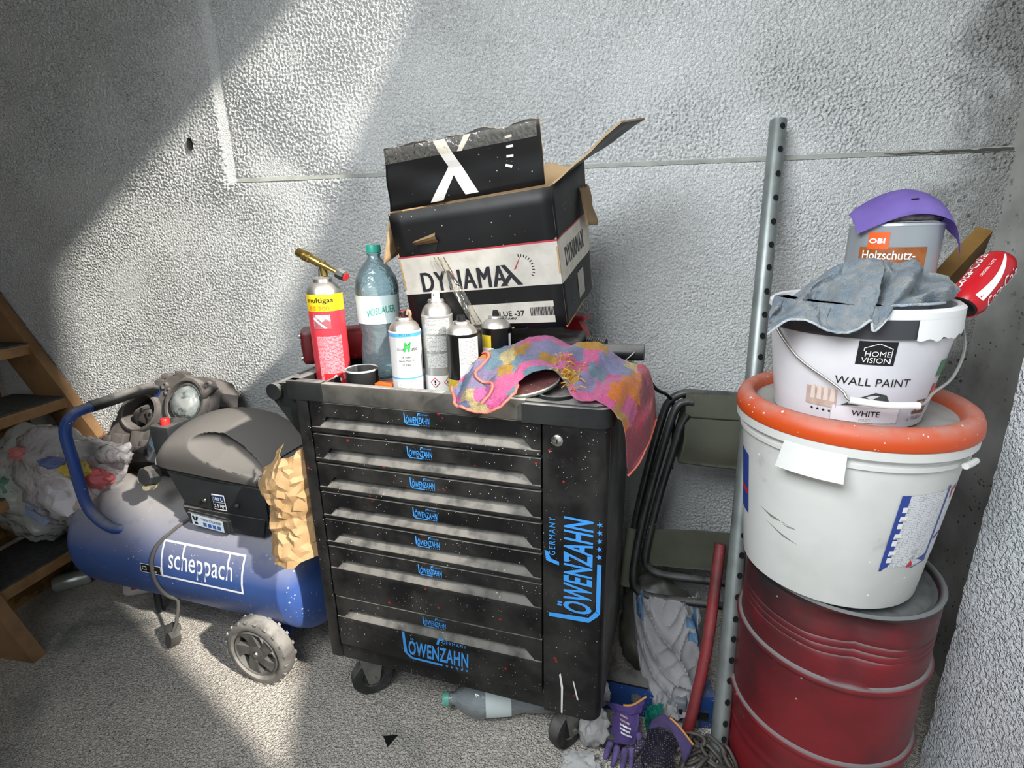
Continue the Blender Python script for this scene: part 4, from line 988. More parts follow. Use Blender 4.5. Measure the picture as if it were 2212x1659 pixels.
# wheels on an axle, foot at the other end
def wheel(y):
    Mw = Matrix.Translation((.285, y, .111)) @ Matrix.Rotation(PI / 2, 4, 'X')
    b = B(); b.lathe([(.080, -.026), (.100, -.026), (.108, -.020), (.1105, -.008), (.1105, .008), (.108, .020), (.100, .026), (.088, .026), (.080, .018), (.080, -.018)], 56, Mw)
    for i in range(40):
        a = 2 * PI * i / 40
        b.box(Mw @ Vector((.1075 * math.cos(a), .1075 * math.sin(a), .020 if i % 2 else -.020)), (.0075, .0085, .010), Matrix.Rotation(-a, 3, 'Y'))
    wh = b.build('wheel', mat('dusty_grey_tyre', '#5a5753', .8, col2='#75716b', nscale=20, dust=.9, dustcol='#a8a39b'), cp, 40)
    b = B(); b.lathe([(.081, .016), (.074, .024), (.071, .018), (.071, .002), (.081, -.004)], 48, Mw)
    b.lathe([(0, .022), (.022, .022), (.030, .018), (.032, .006), (0, .002)], 28, Mw)
    for i in range(5):
        a = 2 * PI * i / 5 + .4
        P = []
        for r, da, hw in ((.026, 0, .015), (.045, .14, .0155), (.060, .26, .019), (.075, .36, .026)): P.append((r, a + da, hw))
        L1 = [(r * math.cos(t) - hw * math.sin(t) * -1, r * math.sin(t) - hw * math.cos(t)) for r, t, hw in P]; L2 = [(r * math.cos(t) - hw * math.sin(t), r * math.sin(t) + hw * math.cos(t)) for r, t, hw in P]
        b.prism(L1 + L2[::-1], .016, Mw @ Matrix.Translation((0, 0, .004)))
    b.build('rim', mat('grey_rim', '#55534f', .55, col2='#3f3d3b', nscale=25, dust=.4), wh, 40)
    b = B(); b.lathe([(0, .026), (.007, .026), (.009, .022)], 12, Mw); b.build('axle_cap', M_STEEL, wh, 40)
wheel(-.190); wheel(.190)
b = B(); b.tube([(.285, -.19, .111), (.285, .19, .111)], .008, 10); b.bx(.25, .32, -.10, .10, .100, .124); b.build('axle_bracket', M_BLUE, cp, 40)
b = B(); b.tube([(-.30, -.06, .012), (-.30, -.05, .14)], .012, 10); b.tube([(-.30, .15, .012), (-.30, .14, .14)], .012, 10); b.bx(-.33, -.27, -.07, .16, .12, .14); b.build('rear_foot', M_MOTORD, cp, 40)
# cable over the tank down to its plug
cl = []
for t in (1.25, 1.0, .75, .5, .25, 0, -.25, -.5, -.7):
    s = -.055 - .028 * math.cos((t - .2) * 1.2) + (.14 * max(0, t - .4))
    cl.append((s, -(RT + .006) * math.cos(t), ZC + (RT + .006) * math.sin(t)))
cl += [(-.078, -.165, .105), (-.085, -.178, .075)]
b = B(); b.tube(cl, .0055, 8, smooth=4); cb = b.build('power_cord', mat('grey_rubber_cord', '#55524e', .6, dust=.5), cp, 60)
Mq = Matrix.Translation((-.088, -.182, .048)) @ Matrix.Rotation(.5, 4, 'Y') @ Matrix.Rotation(-.35, 4, 'Z')
b = B(); b.prism([(-.012, -.028), (.012, -.028), (.020, -.004), (.020, .010), (.012, .028), (-.012, .028), (-.020, .010), (-.020, -.004)], .030, Mq @ Matrix.Rotation(PI / 2, 4, 'X') @ Matrix.Translation((0, 0, -.015)))
b.build('plug', mat('grey_rubber_cord', '#55524e'), cb, 30)
b = B(); b.lathe([(0, .0), (.020, 0), (.024, .006), (.022, .03), (0, .032)], 8, Matrix.Translation((-.105, -.150, .062)) @ Matrix.Rotation(1.2, 4, 'X')); b.build('drain_valve', M_ZINC, cp, 30)

# ------------------------------------------------------------------ dismounted headlamp lying on the compressor
M_HL = mat('dusty_grey_housing', '#55504d', 0.65, col2='#3d3a39', nscale=10, dust=.8, dustcol='#8d8680', bump=.1, bscale=120)
M_HLD = mat('dark_grey_housing', '#2e2b2a', 0.6, dust=.5, dustcol='#8d8680')
hl = empty('headlamp', TW(q(-.292, .10, .713)), TRZ, 'dismounted grey car headlamp housing with round lens, lying on the compressor tank', 'headlamp', rot=(-.42, -.16, TRZ + .05)); hl.scale = (1.12, 1.12, 1.12)
def hp(x, z): return (x, z)
Mf = Matrix(((1, 0, 0, 0), (0, 0, 1, 0), (0, 1, 0, 0), (0, 0, 0, 1)))       # outline in x-z, depth along +y
outl = [(-.245, -.085), (-.225, -.105), (-.12, -.115), (-.02, -.118), (.03, -.07), (.12, -.035), (.205, .0), (.235, .035), (.238, .075), (.215, .115), (.17, .135), (.10, .140), (.085, .152), (.02, .150), (.005, .138), (-.03, .132), (-.045, .125), (-.12, .112), (-.18, .068), (-.21, .0), (-.245, -.045)]
hc, hr = Vector((-.085, 0, .045)), (.068, .052)
b = B(); bm = b.bm
eds = []
for loop in (outl, [(hc.x + hr[0] * math.cos(i * PI / 14), hc.z + hr[1] * math.sin(i * PI / 14)) for i in range(28)]):
    vs = [bm.verts.new((x, 0, z)) for x, z in loop]; eds += [bm.edges.new((vs[i], vs[(i + 1) % len(vs)])) for i in range(len(vs))]
bmesh.ops.triangle_fill(bm, edges=eds, use_beauty=True)
rt2 = bmesh.ops.extrude_face_region(bm, geom=bm.faces[:]); bmesh.ops.translate(bm, vec=(0, .07, 0), verts=[g for g in rt2['geom'] if isinstance(g, bmesh.types.BMVert)])
b.build('housing', M_HL, hl, 30)
def ring(cx, cz, prof, name, m, par, sx=1.0, sz=1.0, y=0.0, n=40):
    b = B(); b.lathe(prof, n, Matrix.Translation((cx, y, cz)) @ Matrix.Rotation(PI / 2, 4, 'X') @ Matrix.Diagonal((sx, sz, 1, 1))); return b.build(name, m, par, 45)
bz = ring(hc.x, hc.z, [(.062, -.002), (.062, .010), (.067, .014), (.074, .012), (.078, 0)], 'bezel', M_HL, hl, 1.08, .86)
ring(hc.x, hc.z, [(.066, -.01), (.060, -.055), (.02, -.075), (0, -.075)], 'bowl', M_HLD, bz, 1.06, .85)
b = B(); b.box((hc.x + .02, .02, hc.z - .02), (.075, .03, .045), Matrix.Rotation(.4, 3, 'Y'), .006); b.box((hc.x + .045, .0, hc.z - .025), (.022, .012, .060), Matrix.Rotation(-.5, 3, 'Y'), .004)
b.tube([(hc.x - .04, .03, hc.z - .03), (hc.x - .02, .0, hc.z - .005), (hc.x + .01, .01, hc.z + .015), (hc.x + .03, .03, hc.z + .01)], .010, 8, smooth=4)
tag(b.build('bulb_carrier', M_HLD, bz, 30), kind='stuff')
for dx, dz in ((.048, -.012), (.040, -.038), (.012, .008)):
    b = B(); b.lathe([(0, .003), (.0045, .003), (.0055, 0)], 8, Matrix.Translation((hc.x + dx, -.008, hc.z + dz)) @ Matrix.Rotation(PI / 2, 4, 'X')); b.build('rivet', M_STEEL, bz, 40)
lens_x, lens_z = .115, .055
lr = ring(lens_x, lens_z, [(.082, 0), (.082, .014), (.078, .020), (.070, .020), (.066, .012), (.066, .004)], 'lens_ring', M_HL, hl)
ring(lens_x, lens_z, [(.066, .008), (.058, .016), (.055, .015)], 'lens_flange', mat('dusty_dark_glass', '#4b504e', .3, dust=.3), lr)
ring(lens_x, lens_z, [(.055, .012), (.050, .024), (.038, .034), (.020, .040), (0, .042)], 'lens', mat('dusty_glass', '#7d8583', .12, col2='#a9aca8', nscale=30, coat=.6, blotch=('#4a5250', 25, .5, .6)), lr)
b = B()
for x, z, wx, wz, dy in ((-.155, -.055, .055, .070, .03), (-.085, -.050, .050, .065, .02), (-.035, -.075, .05, .05, .028), (-.20, -.045, .035, .045, .03), (.0, -.03, .04, .03, .02)):
    b.box((x, -dy / 2 + .004, z), (wx, dy, wz), Matrix.Rotation(.15, 3, 'Y'), .005)
tag(b.build('ribbed_boxes', M_HL, hl, 30), kind='stuff')
for x, z in ((-.162, -.058), (-.038, -.083)):
    b = B(); b.box((x, -.034, z), (.046, .014, .024), Matrix.Rotation(.25, 3, 'Y'), .006); b.build('connector', M_HLD, hl, 30)
for i, (x, z) in enumerate(((.03, .10), (.035, .045), (.07, -.02), (.19, .105), (.015, .12), (-.03, .10))):
    ring(x, z, [(.0, .004), (.006, .004), (.007, .009), (.011, .009), (.013, 0)], 'screw_boss', M_HL, hl, n=14)
for x, z, a in ((-.025, .142, .3), (.06, .158, -.1), (.0, .155, .1), (-.14, .105, .6), (-.185, .06, .9), (-.215, .01, 1.2)):
    b = B(); b.box((x, .02, z), (.036, .03, .018), Matrix.Rotation(-a, 3, 'Y'), .004); b.build('mounting_tab', M_HL, hl, 30)
strokes('stamp', mat('pinkish_stamp', '#a87078', .5), hl, plane_map((-.205, -.0345, -.02), (.5, 0, .86), (-.86, 0, .5)), [[(-.014, -.006), (.014, -.006), (.014, -.002), (-.014, -.002)]])
b = B(); b.tube([(.175, -.004, .06), (.20, -.02, .075), (.225, -.006, .10)], .011, 8, smooth=4); b.build('bracket_loop', M_HL, hl, 50)

# ------------------------------------------------------------------ rubbish bags on the stairs, cans, paper bag
M_BAGC = film('clear_bag_film', '#efe9ea', .62, .10, 1.2, 30)
M_BAGG = film('greenish_bag_film', '#dfe1db', .58, .12, 1.2, 22)
def bag(name, c, rad, label, m, seed, pre=None, floor=None, rot=0):
    e = empty(name, (c[0], c[1], c[2]), rot, label, 'rubbish bag')
    b = B(); b.blob((0, 0, 0), rad, .16, 1.3, 5, seed, .16, 2.4, (floor - c[2]) if floor is not None else None, pre); b.build('film', m, e, 180); return e
bag('rubbish_bag', (-2.065, 1.43, .45), (.20, .14, .21), 'large greyish translucent rubbish bag resting on the stairs', M_BAGG, 3.0, floor=.226)
def taper(p):
    k = max(0.0, p.x / .30); s = 1 - .72 * min(1, k) ** .8
    return Vector((p.x, p.y * s, p.z * s + .06 * k * k + .10 * k))
e = bag('rubbish_bag', (-1.83, 1.40, .50), (.25, .125, .19), 'clear rubbish bag full of coloured litter, pulled tight towards the compressor motor', M_BAGC, 7.0, taper, floor=.24)
b = B(); b.tube([(.17, -.02, .115), (.24, -.045, .125), (.30, -.06, .13)], lambda t: .028 * (1 - t) + .008, 10, smooth=4); b.build('twisted_neck', M_BAGC, e, 180)
litter = [('#b8a24a', (-1.70, 1.30, .595), (.055, .03, .03), 'crumpled yellow wrapper inside the clear rubbish bag'), ('#b25a5c', (-1.665, 1.325, .555), (.075, .03, .035), 'crumpled red wrapper inside the clear rubbish bag'),
          ('#4d7360', (-2.03, 1.33, .50), (.05, .04, .065), 'green crumpled packaging inside the greyish rubbish bag'), ('#b8845c', (-2.08, 1.34, .575), (.045, .04, .03), 'orange scrap inside the greyish rubbish bag'),
          ('#cfcdd2', (-1.80, 1.345, .48), (.10, .06, .09), 'white crumpled paper inside the clear rubbish bag'), ('#5a6690', (-1.775, 1.29, .62), (.045, .025, .02), 'dark blue scrap at the top inside the clear rubbish bag'),
          ('#b06a68', (-1.94, 1.32, .63), (.035, .025, .022), 'red scrap near the top of the greyish rubbish bag'), ('#8b9ab6', (-1.93, 1.36, .42), (.07, .06, .08), 'blue grey packaging low inside the greyish rubbish bag'),
          ('#a9a4a6', (-1.86, 1.39, .56), (.09, .06, .05), 'pale grey crumpled foil near the top inside the clear rubbish bag'), ('#9a9d92', (-2.06, 1.42, .42), (.11, .08, .12), 'grey green crumpled packing filling the greyish rubbish bag'),
          ('#b7a8a2', (-1.76, 1.36, .47), (.07, .06, .07), 'dull beige crumpled paper low inside the clear rubbish bag')]
for i, (c, p, r, l) in enumerate(litter):
    b = B(); b.blob((0, 0, 0), r, .3, 2, 3, i + 1.0, .35, 3.0)
    o = b.build('litter', mat('litter_' + c, c, .5, bump=.3, bscale=60), None, 30); o.location = p; tag(o, l, 'litter')
bottle('soda_bottle', (-1.60, 1.50, .56), None, 'clear bottle with blue cap and red blue label behind the tube handle', 'bottle', scale=.62, empty_rot=(.15, .85, -.2), lab='#8fb6d4', cap=mat('deep_blue_cap', '#3b4c9c', .4), film_m=film('clear_pet', '#e2e6ee', .6, .06, .2, 40), word=None, label_z=(.17, .225))
def drink_can(loc, rot, label, m_body, dent=.0, seed=1, word=None, band=None):
    e = empty('drink_can', loc, 0, label, 'drink can', 'empty cans on the floor', rot=rot)
    def fn(p, a, r, z):
        k = 1 - dent * max(0, noise.noise(V((math.sin(a) * 1.5 + seed, math.cos(a) * 1.5, z * 20)))); return Vector((p.x * k, p.y * k, p.z))
    r, h = .033, .118
    b = B(); b.lathe([(.024, -h / 2 + .004), (.027, -h / 2), (.033, -h / 2 + .012), (.033, h / 2 - .012), (.027, h / 2 - .002)], 28, fn=fn); b.build('body', m_body, e, 60)
    b = B(); b.lathe([(0, h / 2 - .003), (.024, h / 2 - .003), (.0255, h / 2 + .0015), (.0275, h / 2), (.027, h / 2 - .004)], 28); b.build('lid', M_STEEL, e, 40)
    b = B(); b.lathe([(0, -h / 2 + .008), (.018, -h / 2 + .007), (.024, -h / 2), (.027, -h / 2 + .003)], 28); b.build('base', M_STEEL, e, 40)
    if band:
        b = B(); b.lathe([(r + .0004, -.03), (r + .0004, .03)], 20, a0=band[1], a1=band[2], fn=fn); b.build('printed_field', band[0], e, 60)
    return e
drink_can((-2.045, 1.440, .033), (0, PI / 2, .75), 'silver drink can with green side, lying by the lowest stair', mat('green_white_can', '#c3cbc2', .25, .6), .06, 1, band=(mat('green_can_print', '#2f7d4a', .35), -3.6, -1.5))
drink_can((-2.035, 1.520, .033), (0, PI / 2, .35), 'dented bare silver can behind the green one at the tank end', mat('bare_can', '#b5b3b0', .3, .8), .25, 4, band=(mat('red_can_print', '#b0534a', .4), -.3, .8))
drink_can((-1.735, 1.455, .033), (0, PI / 2, .5), 'red and white drink can lying under the blue tank', mat('white_can', '#d9d6d2', .3, .3), .04, 9, band=(mat('red_can', '#b3262e', .35), -2.6, -.2))
# brown paper bag squeezed between motor and trolley
e = empty('paper_bag', TW((.470, -.165, .622)), TRZ, 'crumpled brown paper bag squeezed between compressor motor and trolley', 'paper bag')
rows = []
for j in range(9):
    v = j / 8; zz = .170 - .315 * v
    row = []
    for i in range(9):
        u = i / 8; a = -PI * .5 + PI * 1.0 * u
        x = -.085 + .165 * u
        if v < .3: x += .085 * (1 - v / .3) * (1 - u)               # slanting upper edge
        if .40 < v < .62: x += .035 * (1 - u) * math.sin(PI * (v - .40) / .22)
        p = V((x, -.055 * math.sin(PI * u) ** .7 - .01 * math.sin(v * 7), zz - .015 * math.sin(u * 4)))
        d_ = noise.voronoi(V((u * 2.6, v * 3.6, 3.7)))[0]
        p += V((0, -1, 0)) * ((d_[1] - d_[0]) * .018)
        row.append(p)
    rows.append(row)
f_ = surf(rows)
rk = random.Random(17)
jit = [[V((rk.uniform(-.004, .004), rk.uniform(-.009, .004), rk.uniform(-.005, .005))) for _ in range(13)] for _ in range(20)]
def crump(u, v): return f_(u, v) + jit[round(v * 19)][round(u * 12)]
b = B(); b.grid(13, 20, crump)
bmesh.ops.triangulate(b.bm, faces=b.bm.faces[:], quad_method='SHORT_EDGE'); bmesh.ops.subdivide_edges(b.bm, edges=b.bm.edges[:], cuts=1, use_grid_fill=True)
for v in b.bm.verts: v.co += V((0, 1, 0)) * .004 * noise.noise(v.co * 60)
b.build('paper', mat('kraft_paper', '#b8966c', .75, col2='#a8855a', nscale=12), e, 18, solid=.001)
# bits on the floor
b = B(); b.prism([(-.018, .006), (.020, .016), (.006, -.022)], .003); o = b.build('black_scrap', M_BLKP, None); o.location = (-.555, 1.024, .0005); tag(o, 'small black triangular scrap lying alone on the concrete floor', 'scrap')
e = empty('black_crate', (-1.60, .79, 0), .6, 'corner of a black plastic crate at the very edge of the floor', 'crate')
b = B(); b.bx(-.14, .015, -.16, .015, 0, .10, .008); b.build('tub', M_TBLK, e, 40)
b = B(); b.bx(-.145, .020, -.165, .020, .095, .108, .005); b.build('lid', mat('slate_lid', '#44494d', .5, dust=.4), e, 40)
# ------------------------------------------------------------------ red drum with the buckets on it
M_DRUM = mat('scuffed_red_drum', '#7a1d24', 0.45, col2='#5c191e', nscale=5, dust=1.3, dustcol='#7f8382', dz=(.5, .9), dn=(.1, .4), blotch=('#2b2123', 4.0, .46, .74), zband=('#232627', .50, .60, 7.0, .20), specks=[('#a7a2a2', 30, .08), ('#b23a3a', 22, .1)], bump=.1, bscale=80)
dr = empty('steel_drum', (.528, 1.156, 0), 0, 'red ribbed steel drum with dusty ribs and a dent, carrying the white buckets', 'drum')
R_ = .19
prof = [(R_ - .012, .574), (R_ - .008, .585), (R_ - .002, .590), (R_ + .003, .585), (R_ + .001, .578), (R_ - .003, .572), (R_, .562), (R_, .55), (R_, .54), (R_, .53), (R_, .52),
        (R_, .510), (R_ - .003, .506), (R_, .502), (R_, .494), (R_ - .003, .490), (R_, .486), (R_, .478), (R_ - .003, .474), (R_, .470)]
def rib(z): return [(R_, z + .011), (R_ + .005, z + .007), (R_ + .009, z + .001), (R_ + .0085, z - .004), (R_, z - .010)]
prof += [(R_, .46), (R_, .45), (R_, .44), (R_, .43)] + rib(.408) + [(R_, .33), (R_, .28)] + rib(.205) + [(R_, .14), (R_ - .003, .132), (R_, .124), (R_, .112), (R_ - .003, .104), (R_, .096), (R_, .03), (R_ + .003, .010), (R_ + .002, 0), (R_ - .01, .002), (0, .004)]
def dent(p, a, r, z):
    d = (a if a < PI else a - 2 * PI) + .16                 # folded-in triangle below the top rim, its point on the upper rib
    wz = max(0, min(1, (z - .405) / .15)) if z < .555 else max(0, 1 - (z - .555) / .03)
    k = max(0, 1 - abs(d) / (.06 + .62 * wz)) * wz
    if r > .15: r2_ = r - .034 * k * (1 if d > 0 else .8); return Vector((r2_ * math.sin(a), -r2_ * math.cos(a), z))
    return p
b = B(); b.lathe(prof, 96, fn=dent); b.build('shell', M_DRUM, dr, 50)
b = B(); b.lathe([(R_ - .011, .574), (R_ - .020, .566), (R_ - .03, .572), (0, .572)], 64); b.build('lid', mat('grimy_grey_lid', '#3b3d3d', .6, dust=.7, dustcol='#6f7170'), dr, 40)

M_BUCK = mat('dirty_white_plastic', '#cfcfca', 0.5, col2='#bdbdb8', nscale=4, blotch=('#8f8d88', 9, .62, .80), specks=[('#f0f0ee', 30, .08)])
M_ORANGE = mat('orange_plastic_lid', '#c44a1a', 0.42, dust=.5, dustcol='#a5958c', specks=[('#ece8e4', 50, .16), ('#e8e4e0', 90, .15)])
bk2 = empty('plaster_bucket', (.489, 1.143, .5908), 0, 'large white plaster bucket with orange lid, standing on the red drum', 'bucket'); bk2.scale = (1, 1, .955)
def rb_(z): return .167 + (.199 - .167) * z / .352
b = B(); b.lathe([(0, .003), (.155, .003), (.160, 0), (.167, .006)] + [(rb_(z), z) for z in (.05, .15, .25, .325)] + [(.203, .328), (.203, .336), (rb_(.34), .338), (rb_(.345), .342), (.205, .346), (.2115, .352), (.2115, .372), (.206, .374)], 72)
b.build('body', M_BUCK, bk2, 40)
b = B(); b.lathe([(.2125, .370), (.2145, .374), (.2135, .392), (.208, .405), (.199, .412), (.188, .411), (.180, .403), (.176, .388)], 72); b.build('lid_rim', M_ORANGE, bk2, 60)
b = B(); b.lathe([(.177, .389), (.174, .386), (0, .386)], 64); b.build('lid_plate', mat('dusty_lid_plate', '#a3a09a', .7, col2='#8d8a85', nscale=12), bk2, 50)
b = B()
b.grid(16, 2, lambda u, v: Vector(((.205 + .022 * (1 - v) + .004) * math.sin(-.86 + .50 * u), -(.205 + .022 * (1 - v) + .004) * math.cos(-.86 + .50 * u), .362 - .056 * (1 - v))))
b.grid(16, 2, lambda u, v: Vector(((.205 + .027 * v) * math.sin(-.86 + .50 * u), -(.205 + .027 * v) * math.cos(-.86 + .50 * u), .306 + .0 * v)))
for a in (-.86, -.36): b.face([Vector((r * math.sin(a), -r * math.cos(a), z)) for r, z in ((.20, .306), (.231, .306), (.209, .362), (.203, .362))])
b.build('handle_lug', M_BUCK, bk2, 30)
b = B(); b.tube([Vector(((.213) * math.sin(.62 + .2 * i / 4), -.213 * math.cos(.62 + .2 * i / 4), .335)) for i in range(5)], .006, 8); b.build('handle_lug', M_BUCK, bk2, 40)
M_NAVY = mat('navy_label_print', '#2c4390', .45)
mpb = cyl_map(rb_, .40, .19)
sk = lambda m, dz=0: (lambda u, v: m(u + .20 * (v + dz) * .0, v))
patch('paper_label', print_lines('faint_grey_print', '#d6d6d8', '#a5a7ad', 120, 240, dens=.5), bk2, lambda u, v: mpb(u + .03, v + .004), .13, .165, 12, 8)
mpb = cyl_map(rb_, .40, .19, .0014)
strokes('navy_stripe', M_NAVY, bk2, mpb, [[(-.050, .087), (-.034, .087), (-.034, .06), (-.034, -.06), (-.034, -.068), (-.050, -.087)], [(-.034, -.068), (.028, -.066), (.052, -.060), (.052, -.080), (.02, -.086), (-.05, -.087)]])
strokes('navy_stripe', M_NAVY, bk2, mpb, [[(.052, .094), (.058, .095), (.058, .0), (.052, .0)], [(.052, .0), (.058, .0), (.056, -.08), (.050, -.08)], [(.062, -.026), (.088, -.018), (.088, -.024), (.062, -.032)]])
strokes('red_mark', M_RED, bk2, mpb, [[(.070, .062), (.076, .062), (.074, .078), (.068, .078)], [(.066, .078), (.088, .080), (.088, .086), (.066, .084)]])
M_PGREY = mat('grey_print', '#77787c', .5)
mq = cyl_map(rb_, .40, .19, .0020); mq2 = cyl_map(rb_, .40, .19, .0026)
for k_, dv in enumerate((.056, .036, .020, -.004, -.020, -.044, -.060)):
    patch('pictogram', M_WHITE, bk2, lambda u, v: mq(-.036 + u, dv + v), .013, .012, 2, 2)
    strokes('pictogram_bar', M_PGREY, bk2, lambda u, v: mq2(-.036 + u, dv + v), [[(-.004, -.0045), (.005, -.0045), (.005, -.002), (-.004, -.002)]] if k_ % 2 else [[(.002, -.005), (.005, -.005), (.005, .005), (.002, .005)]])
for dv in (-.046, -.062): strokes('house_icon', M_PGREY, bk2, lambda u, v: mq(.012 + u, dv + v), [[(-.006, -.003), (.006, -.003), (.006, .001), (-.006, .001)], [(-.001, .001), (.006, .001), (.006, .005), (.003, .005)]])
strokes('side_label', M_NAVY, bk2, cyl_map(rb_, -1.46, .20, .0012), [[(-.04, .075), (.006, .07), (.006, -.075), (-.04, -.075)]])
strokes('red_mark', M_RED, bk2, cyl_map(rb_, -1.46, .18, .0018), [[(-.03, .01), (.004, .004), (.004, -.008), (-.03, -.004)]])
strokes('flame_logo', M_RED, bk2, mpb, [[(.004, -.083), (.018, -.082), (.016, -.074), (.011, -.066), (.007, -.074)]])
strokes('scuff', mat('grey_scuff', '#77746f', .6), bk2, cyl_map(rb_, -.95, .16, .0010), [[(-.04, .012), (-.01, .002), (.03, -.004), (.045, -.001), (.03, .001), (-.01, .007)], [(-.02, -.012), (.02, -.03), (.05, -.035), (.02, -.026)]])

pb = empty('paint_bucket', (.467, 1.117, .961), 0, 'white wall paint bucket with black logo square and wire bail, standing on the orange lid', 'bucket')
def rp_(z): return .126 + (.150 - .126) * z / .17
M_PBK = mat('glossy_white_bucket', '#d2d0d2', 0.35, col2='#c6c2c8', nscale=5, specks=[('#f2f2f2', 40, .09)])
b = B(); b.lathe([(0, .003), (.118, .003), (.121, 0), (.126, .004)] + [(rp_(z), z) for z in (.06, .12, .172)], 64); b.build('body', M_PBK, pb, 40)
b = B(); b.lathe([(.149, .170), (.1545, .171), (.1555, .205), (.1535, .207), (.1535, .202)], 64); b.build('rim_band', mat('dark_grey_band', '#3c3d40', .45, specks=[('#e8e8e6', 34, .16), ('#e8e8e6', 18, .1)]), pb, 40)
b = B(); b.lathe([(.1538, .2025), (.1568, .205), (.1565, .216), (.150, .221), (.143, .219), (.141, .208), (.139, .178), (0, .176)], 64); b.build('rim', mat('painted_white_rim', '#e2e1de', .4), pb, 40)
b = B(); b.grid(20, 6, lambda u, v: Vector(((.1564 + .0015 * v) * math.sin(.18 + .85 * u), -(.1564 + .0015 * v) * math.cos(.18 + .85 * u), .207 - (.036 - .010 * noise.noise(V((u * 9, 1, 1))) - .022 * max(0, u - .62)) * v))); b.build('paint_smear', mat('painted_white_rim', '#e2e1de'), pb, 60)
A0 = -.15
mpp = cyl_map(rp_, A0, .146); patch('logo_square', mat('black_logo_square', '#16171a', .4), pb, lambda u, v: mpp(u - .001, v), .057, .042)
mpp = cyl_map(rp_, A0, .146, .0016)
text('HOME', M_WHITE, pb, lambda u, v: mpp(u + .001, v - .001), .038, .0095); text('VISION', M_WHITE, pb, lambda u, v: mpp(u - .001, v - .0125), .042, .0095)
strokes('roof_line', M_WHITE, pb, mpp, [[(-.021, .004), (-.0197, .004), (-.0197, .0085), (.0005, .0168), (.0005, .0182), (-.021, .0093)], [(.0005, .0182), (.0005, .0168), (.0205, .0085), (.0205, -.018), (.0218, -.018), (.0218, .0093)]])
text('WALL PAINT', M_BLKP, pb, cyl_map(rp_, A0 + .03, .093, .0012), .118, .0145)
mpp = cyl_map(rp_, A0 + .02, .030, .0010)
patch('tint_label', mat('pale_label', '#dcd6da', .45), pb, mpp, .108, .030); mpp = cyl_map(rp_, A0 + .02, .030, .0018); outline('label_border', mat('grey_print', '#77787c'), pb, mpp, .108, .030, .0007)
text('WHITE', M_BLKP, pb, lambda u, v: mpp(u, v + .003), .044, .0105, bold=.008); text('MATT', mat('grey_print', '#77787c'), pb, lambda u, v: mpp(u, v - .0095), .018, .006)
mpp = cyl_map(rp_, A0 + .75, .022, .0012); text('± 70-80m²', M_BLKP, pb, lambda u, v: mpp(u, v), .040, .007)
mpp = cyl_map(rp_, A0 - .50, .055, .0009)
patch('armchair_picture', mat('beige_picture', '#bda79b', .5, col2='#a48b80', nscale=40), pb, lambda u, v: mpp(u - .004, v), .052, .036, 6, 2)
b = B(); mpp = cyl_map(rp_, A0 - .50, .055, .0014)
for i in range(4): b.face([mpp(-.022 + i * .011 + dx, dz) for dx, dz in ((0, -.006), (.008, -.006), (.007, .022), (.001, .022))])
tag(b.build('chair_slats', mat('pale_picture', '#d4c3b8', .5), pb), kind='stuff')
mpp = cyl_map(rp_, A0 + .05, .05, .0011)
strokes('plant_picture', mat('dark_green_picture', '#3a4240', .5), pb, mpp, [[(-.045, -.005), (-.02, .012), (.004, .024), (.022, .020), (.030, .004), (.026, -.004), (.016, -.004), (.014, .006), (.0, .002), (-.02, -.002)]])
mpp = cyl_map(rp_, A0 - .62, .030, .0012)
st4 = []
for i in range(4): st4.append([(-.002 + i * .010 + (.0032 if j % 2 == 0 else .0014) * math.sin(j * PI / 5), (.0032 if j % 2 == 0 else .0014) * math.cos(j * PI / 5)) for j in range(10)])
tag(strokes('rating_stars', M_BLKP, pb, mpp, st4), kind='stuff')
mpp = cyl_map(rp_, A0 + .98, .10, .0012)
patch('green_sign', mat('green_sign', '#3f7a4a', .45), pb, lambda u, v: mpp(u, v + .012), .024, .030, 5, 2); patch('red_sign', M_RED, pb, lambda u, v: mpp(u - .002, v - .030), .012, .026, 4, 2)
patch('small_print', print_lines('bucket_small_print', '#d2d0d2', '#8f8f94', 110, 260), pb, lambda u, v: mpp(u + .002, v - .060), .024, .030, 5, 2)
mpp = cyl_map(rp_, A0 + .78, .045, .0012)
strokes('stool_picture', mat('brown_picture', '#6a4632', .5), pb, mpp, [[(-.014, .012), (.010, .012), (.010, .009), (-.014, .009)], [(-.010, .009), (-.006, .009), (-.010, -.008), (-.014, -.008)], [(.004, .009), (.008, .009), (.010, -.008), (.006, -.008)], [(-.018, -.008), (.016, -.010), (.016, -.016), (-.018, -.014)]])
# bail with its plastic grip
wl, wr_ = V((-.158, -.02, .190)), V((.158, .0, .205))
pts = [V((-.152, .0, .205)), V((-.160, -.022, .200)), V((-.158, -.035, .175)), V((-.128, -.085, .125)), V((-.085, -.130, .093)), V((-.066, -.148, .078)), V((-.056, -.158, .066)), V((0, -.166, .062)), V((.046, -.160, .062)), V((.062, -.153, .066)), V((.075, -.142, .078)), V((.115, -.115, .100)), V((.150, -.07, .138)), V((.168, -.02, .175)), V((.172, .0, .205)), V((.155, .01, .213))]
b = B(); b.tube(pts, .0024, 8, smooth=4); bl_ = b.build('wire_bail', mat('steel_wire', '#b4b2ac', .35, .8), pb, 60)
b = B(); b.tube([(-.058, -.157, .066), (-.005, -.167, .062), (.048, -.160, .061)], .0062, 10, smooth=4); b.build('bail_grip', M_WHITE, bl_, 60)

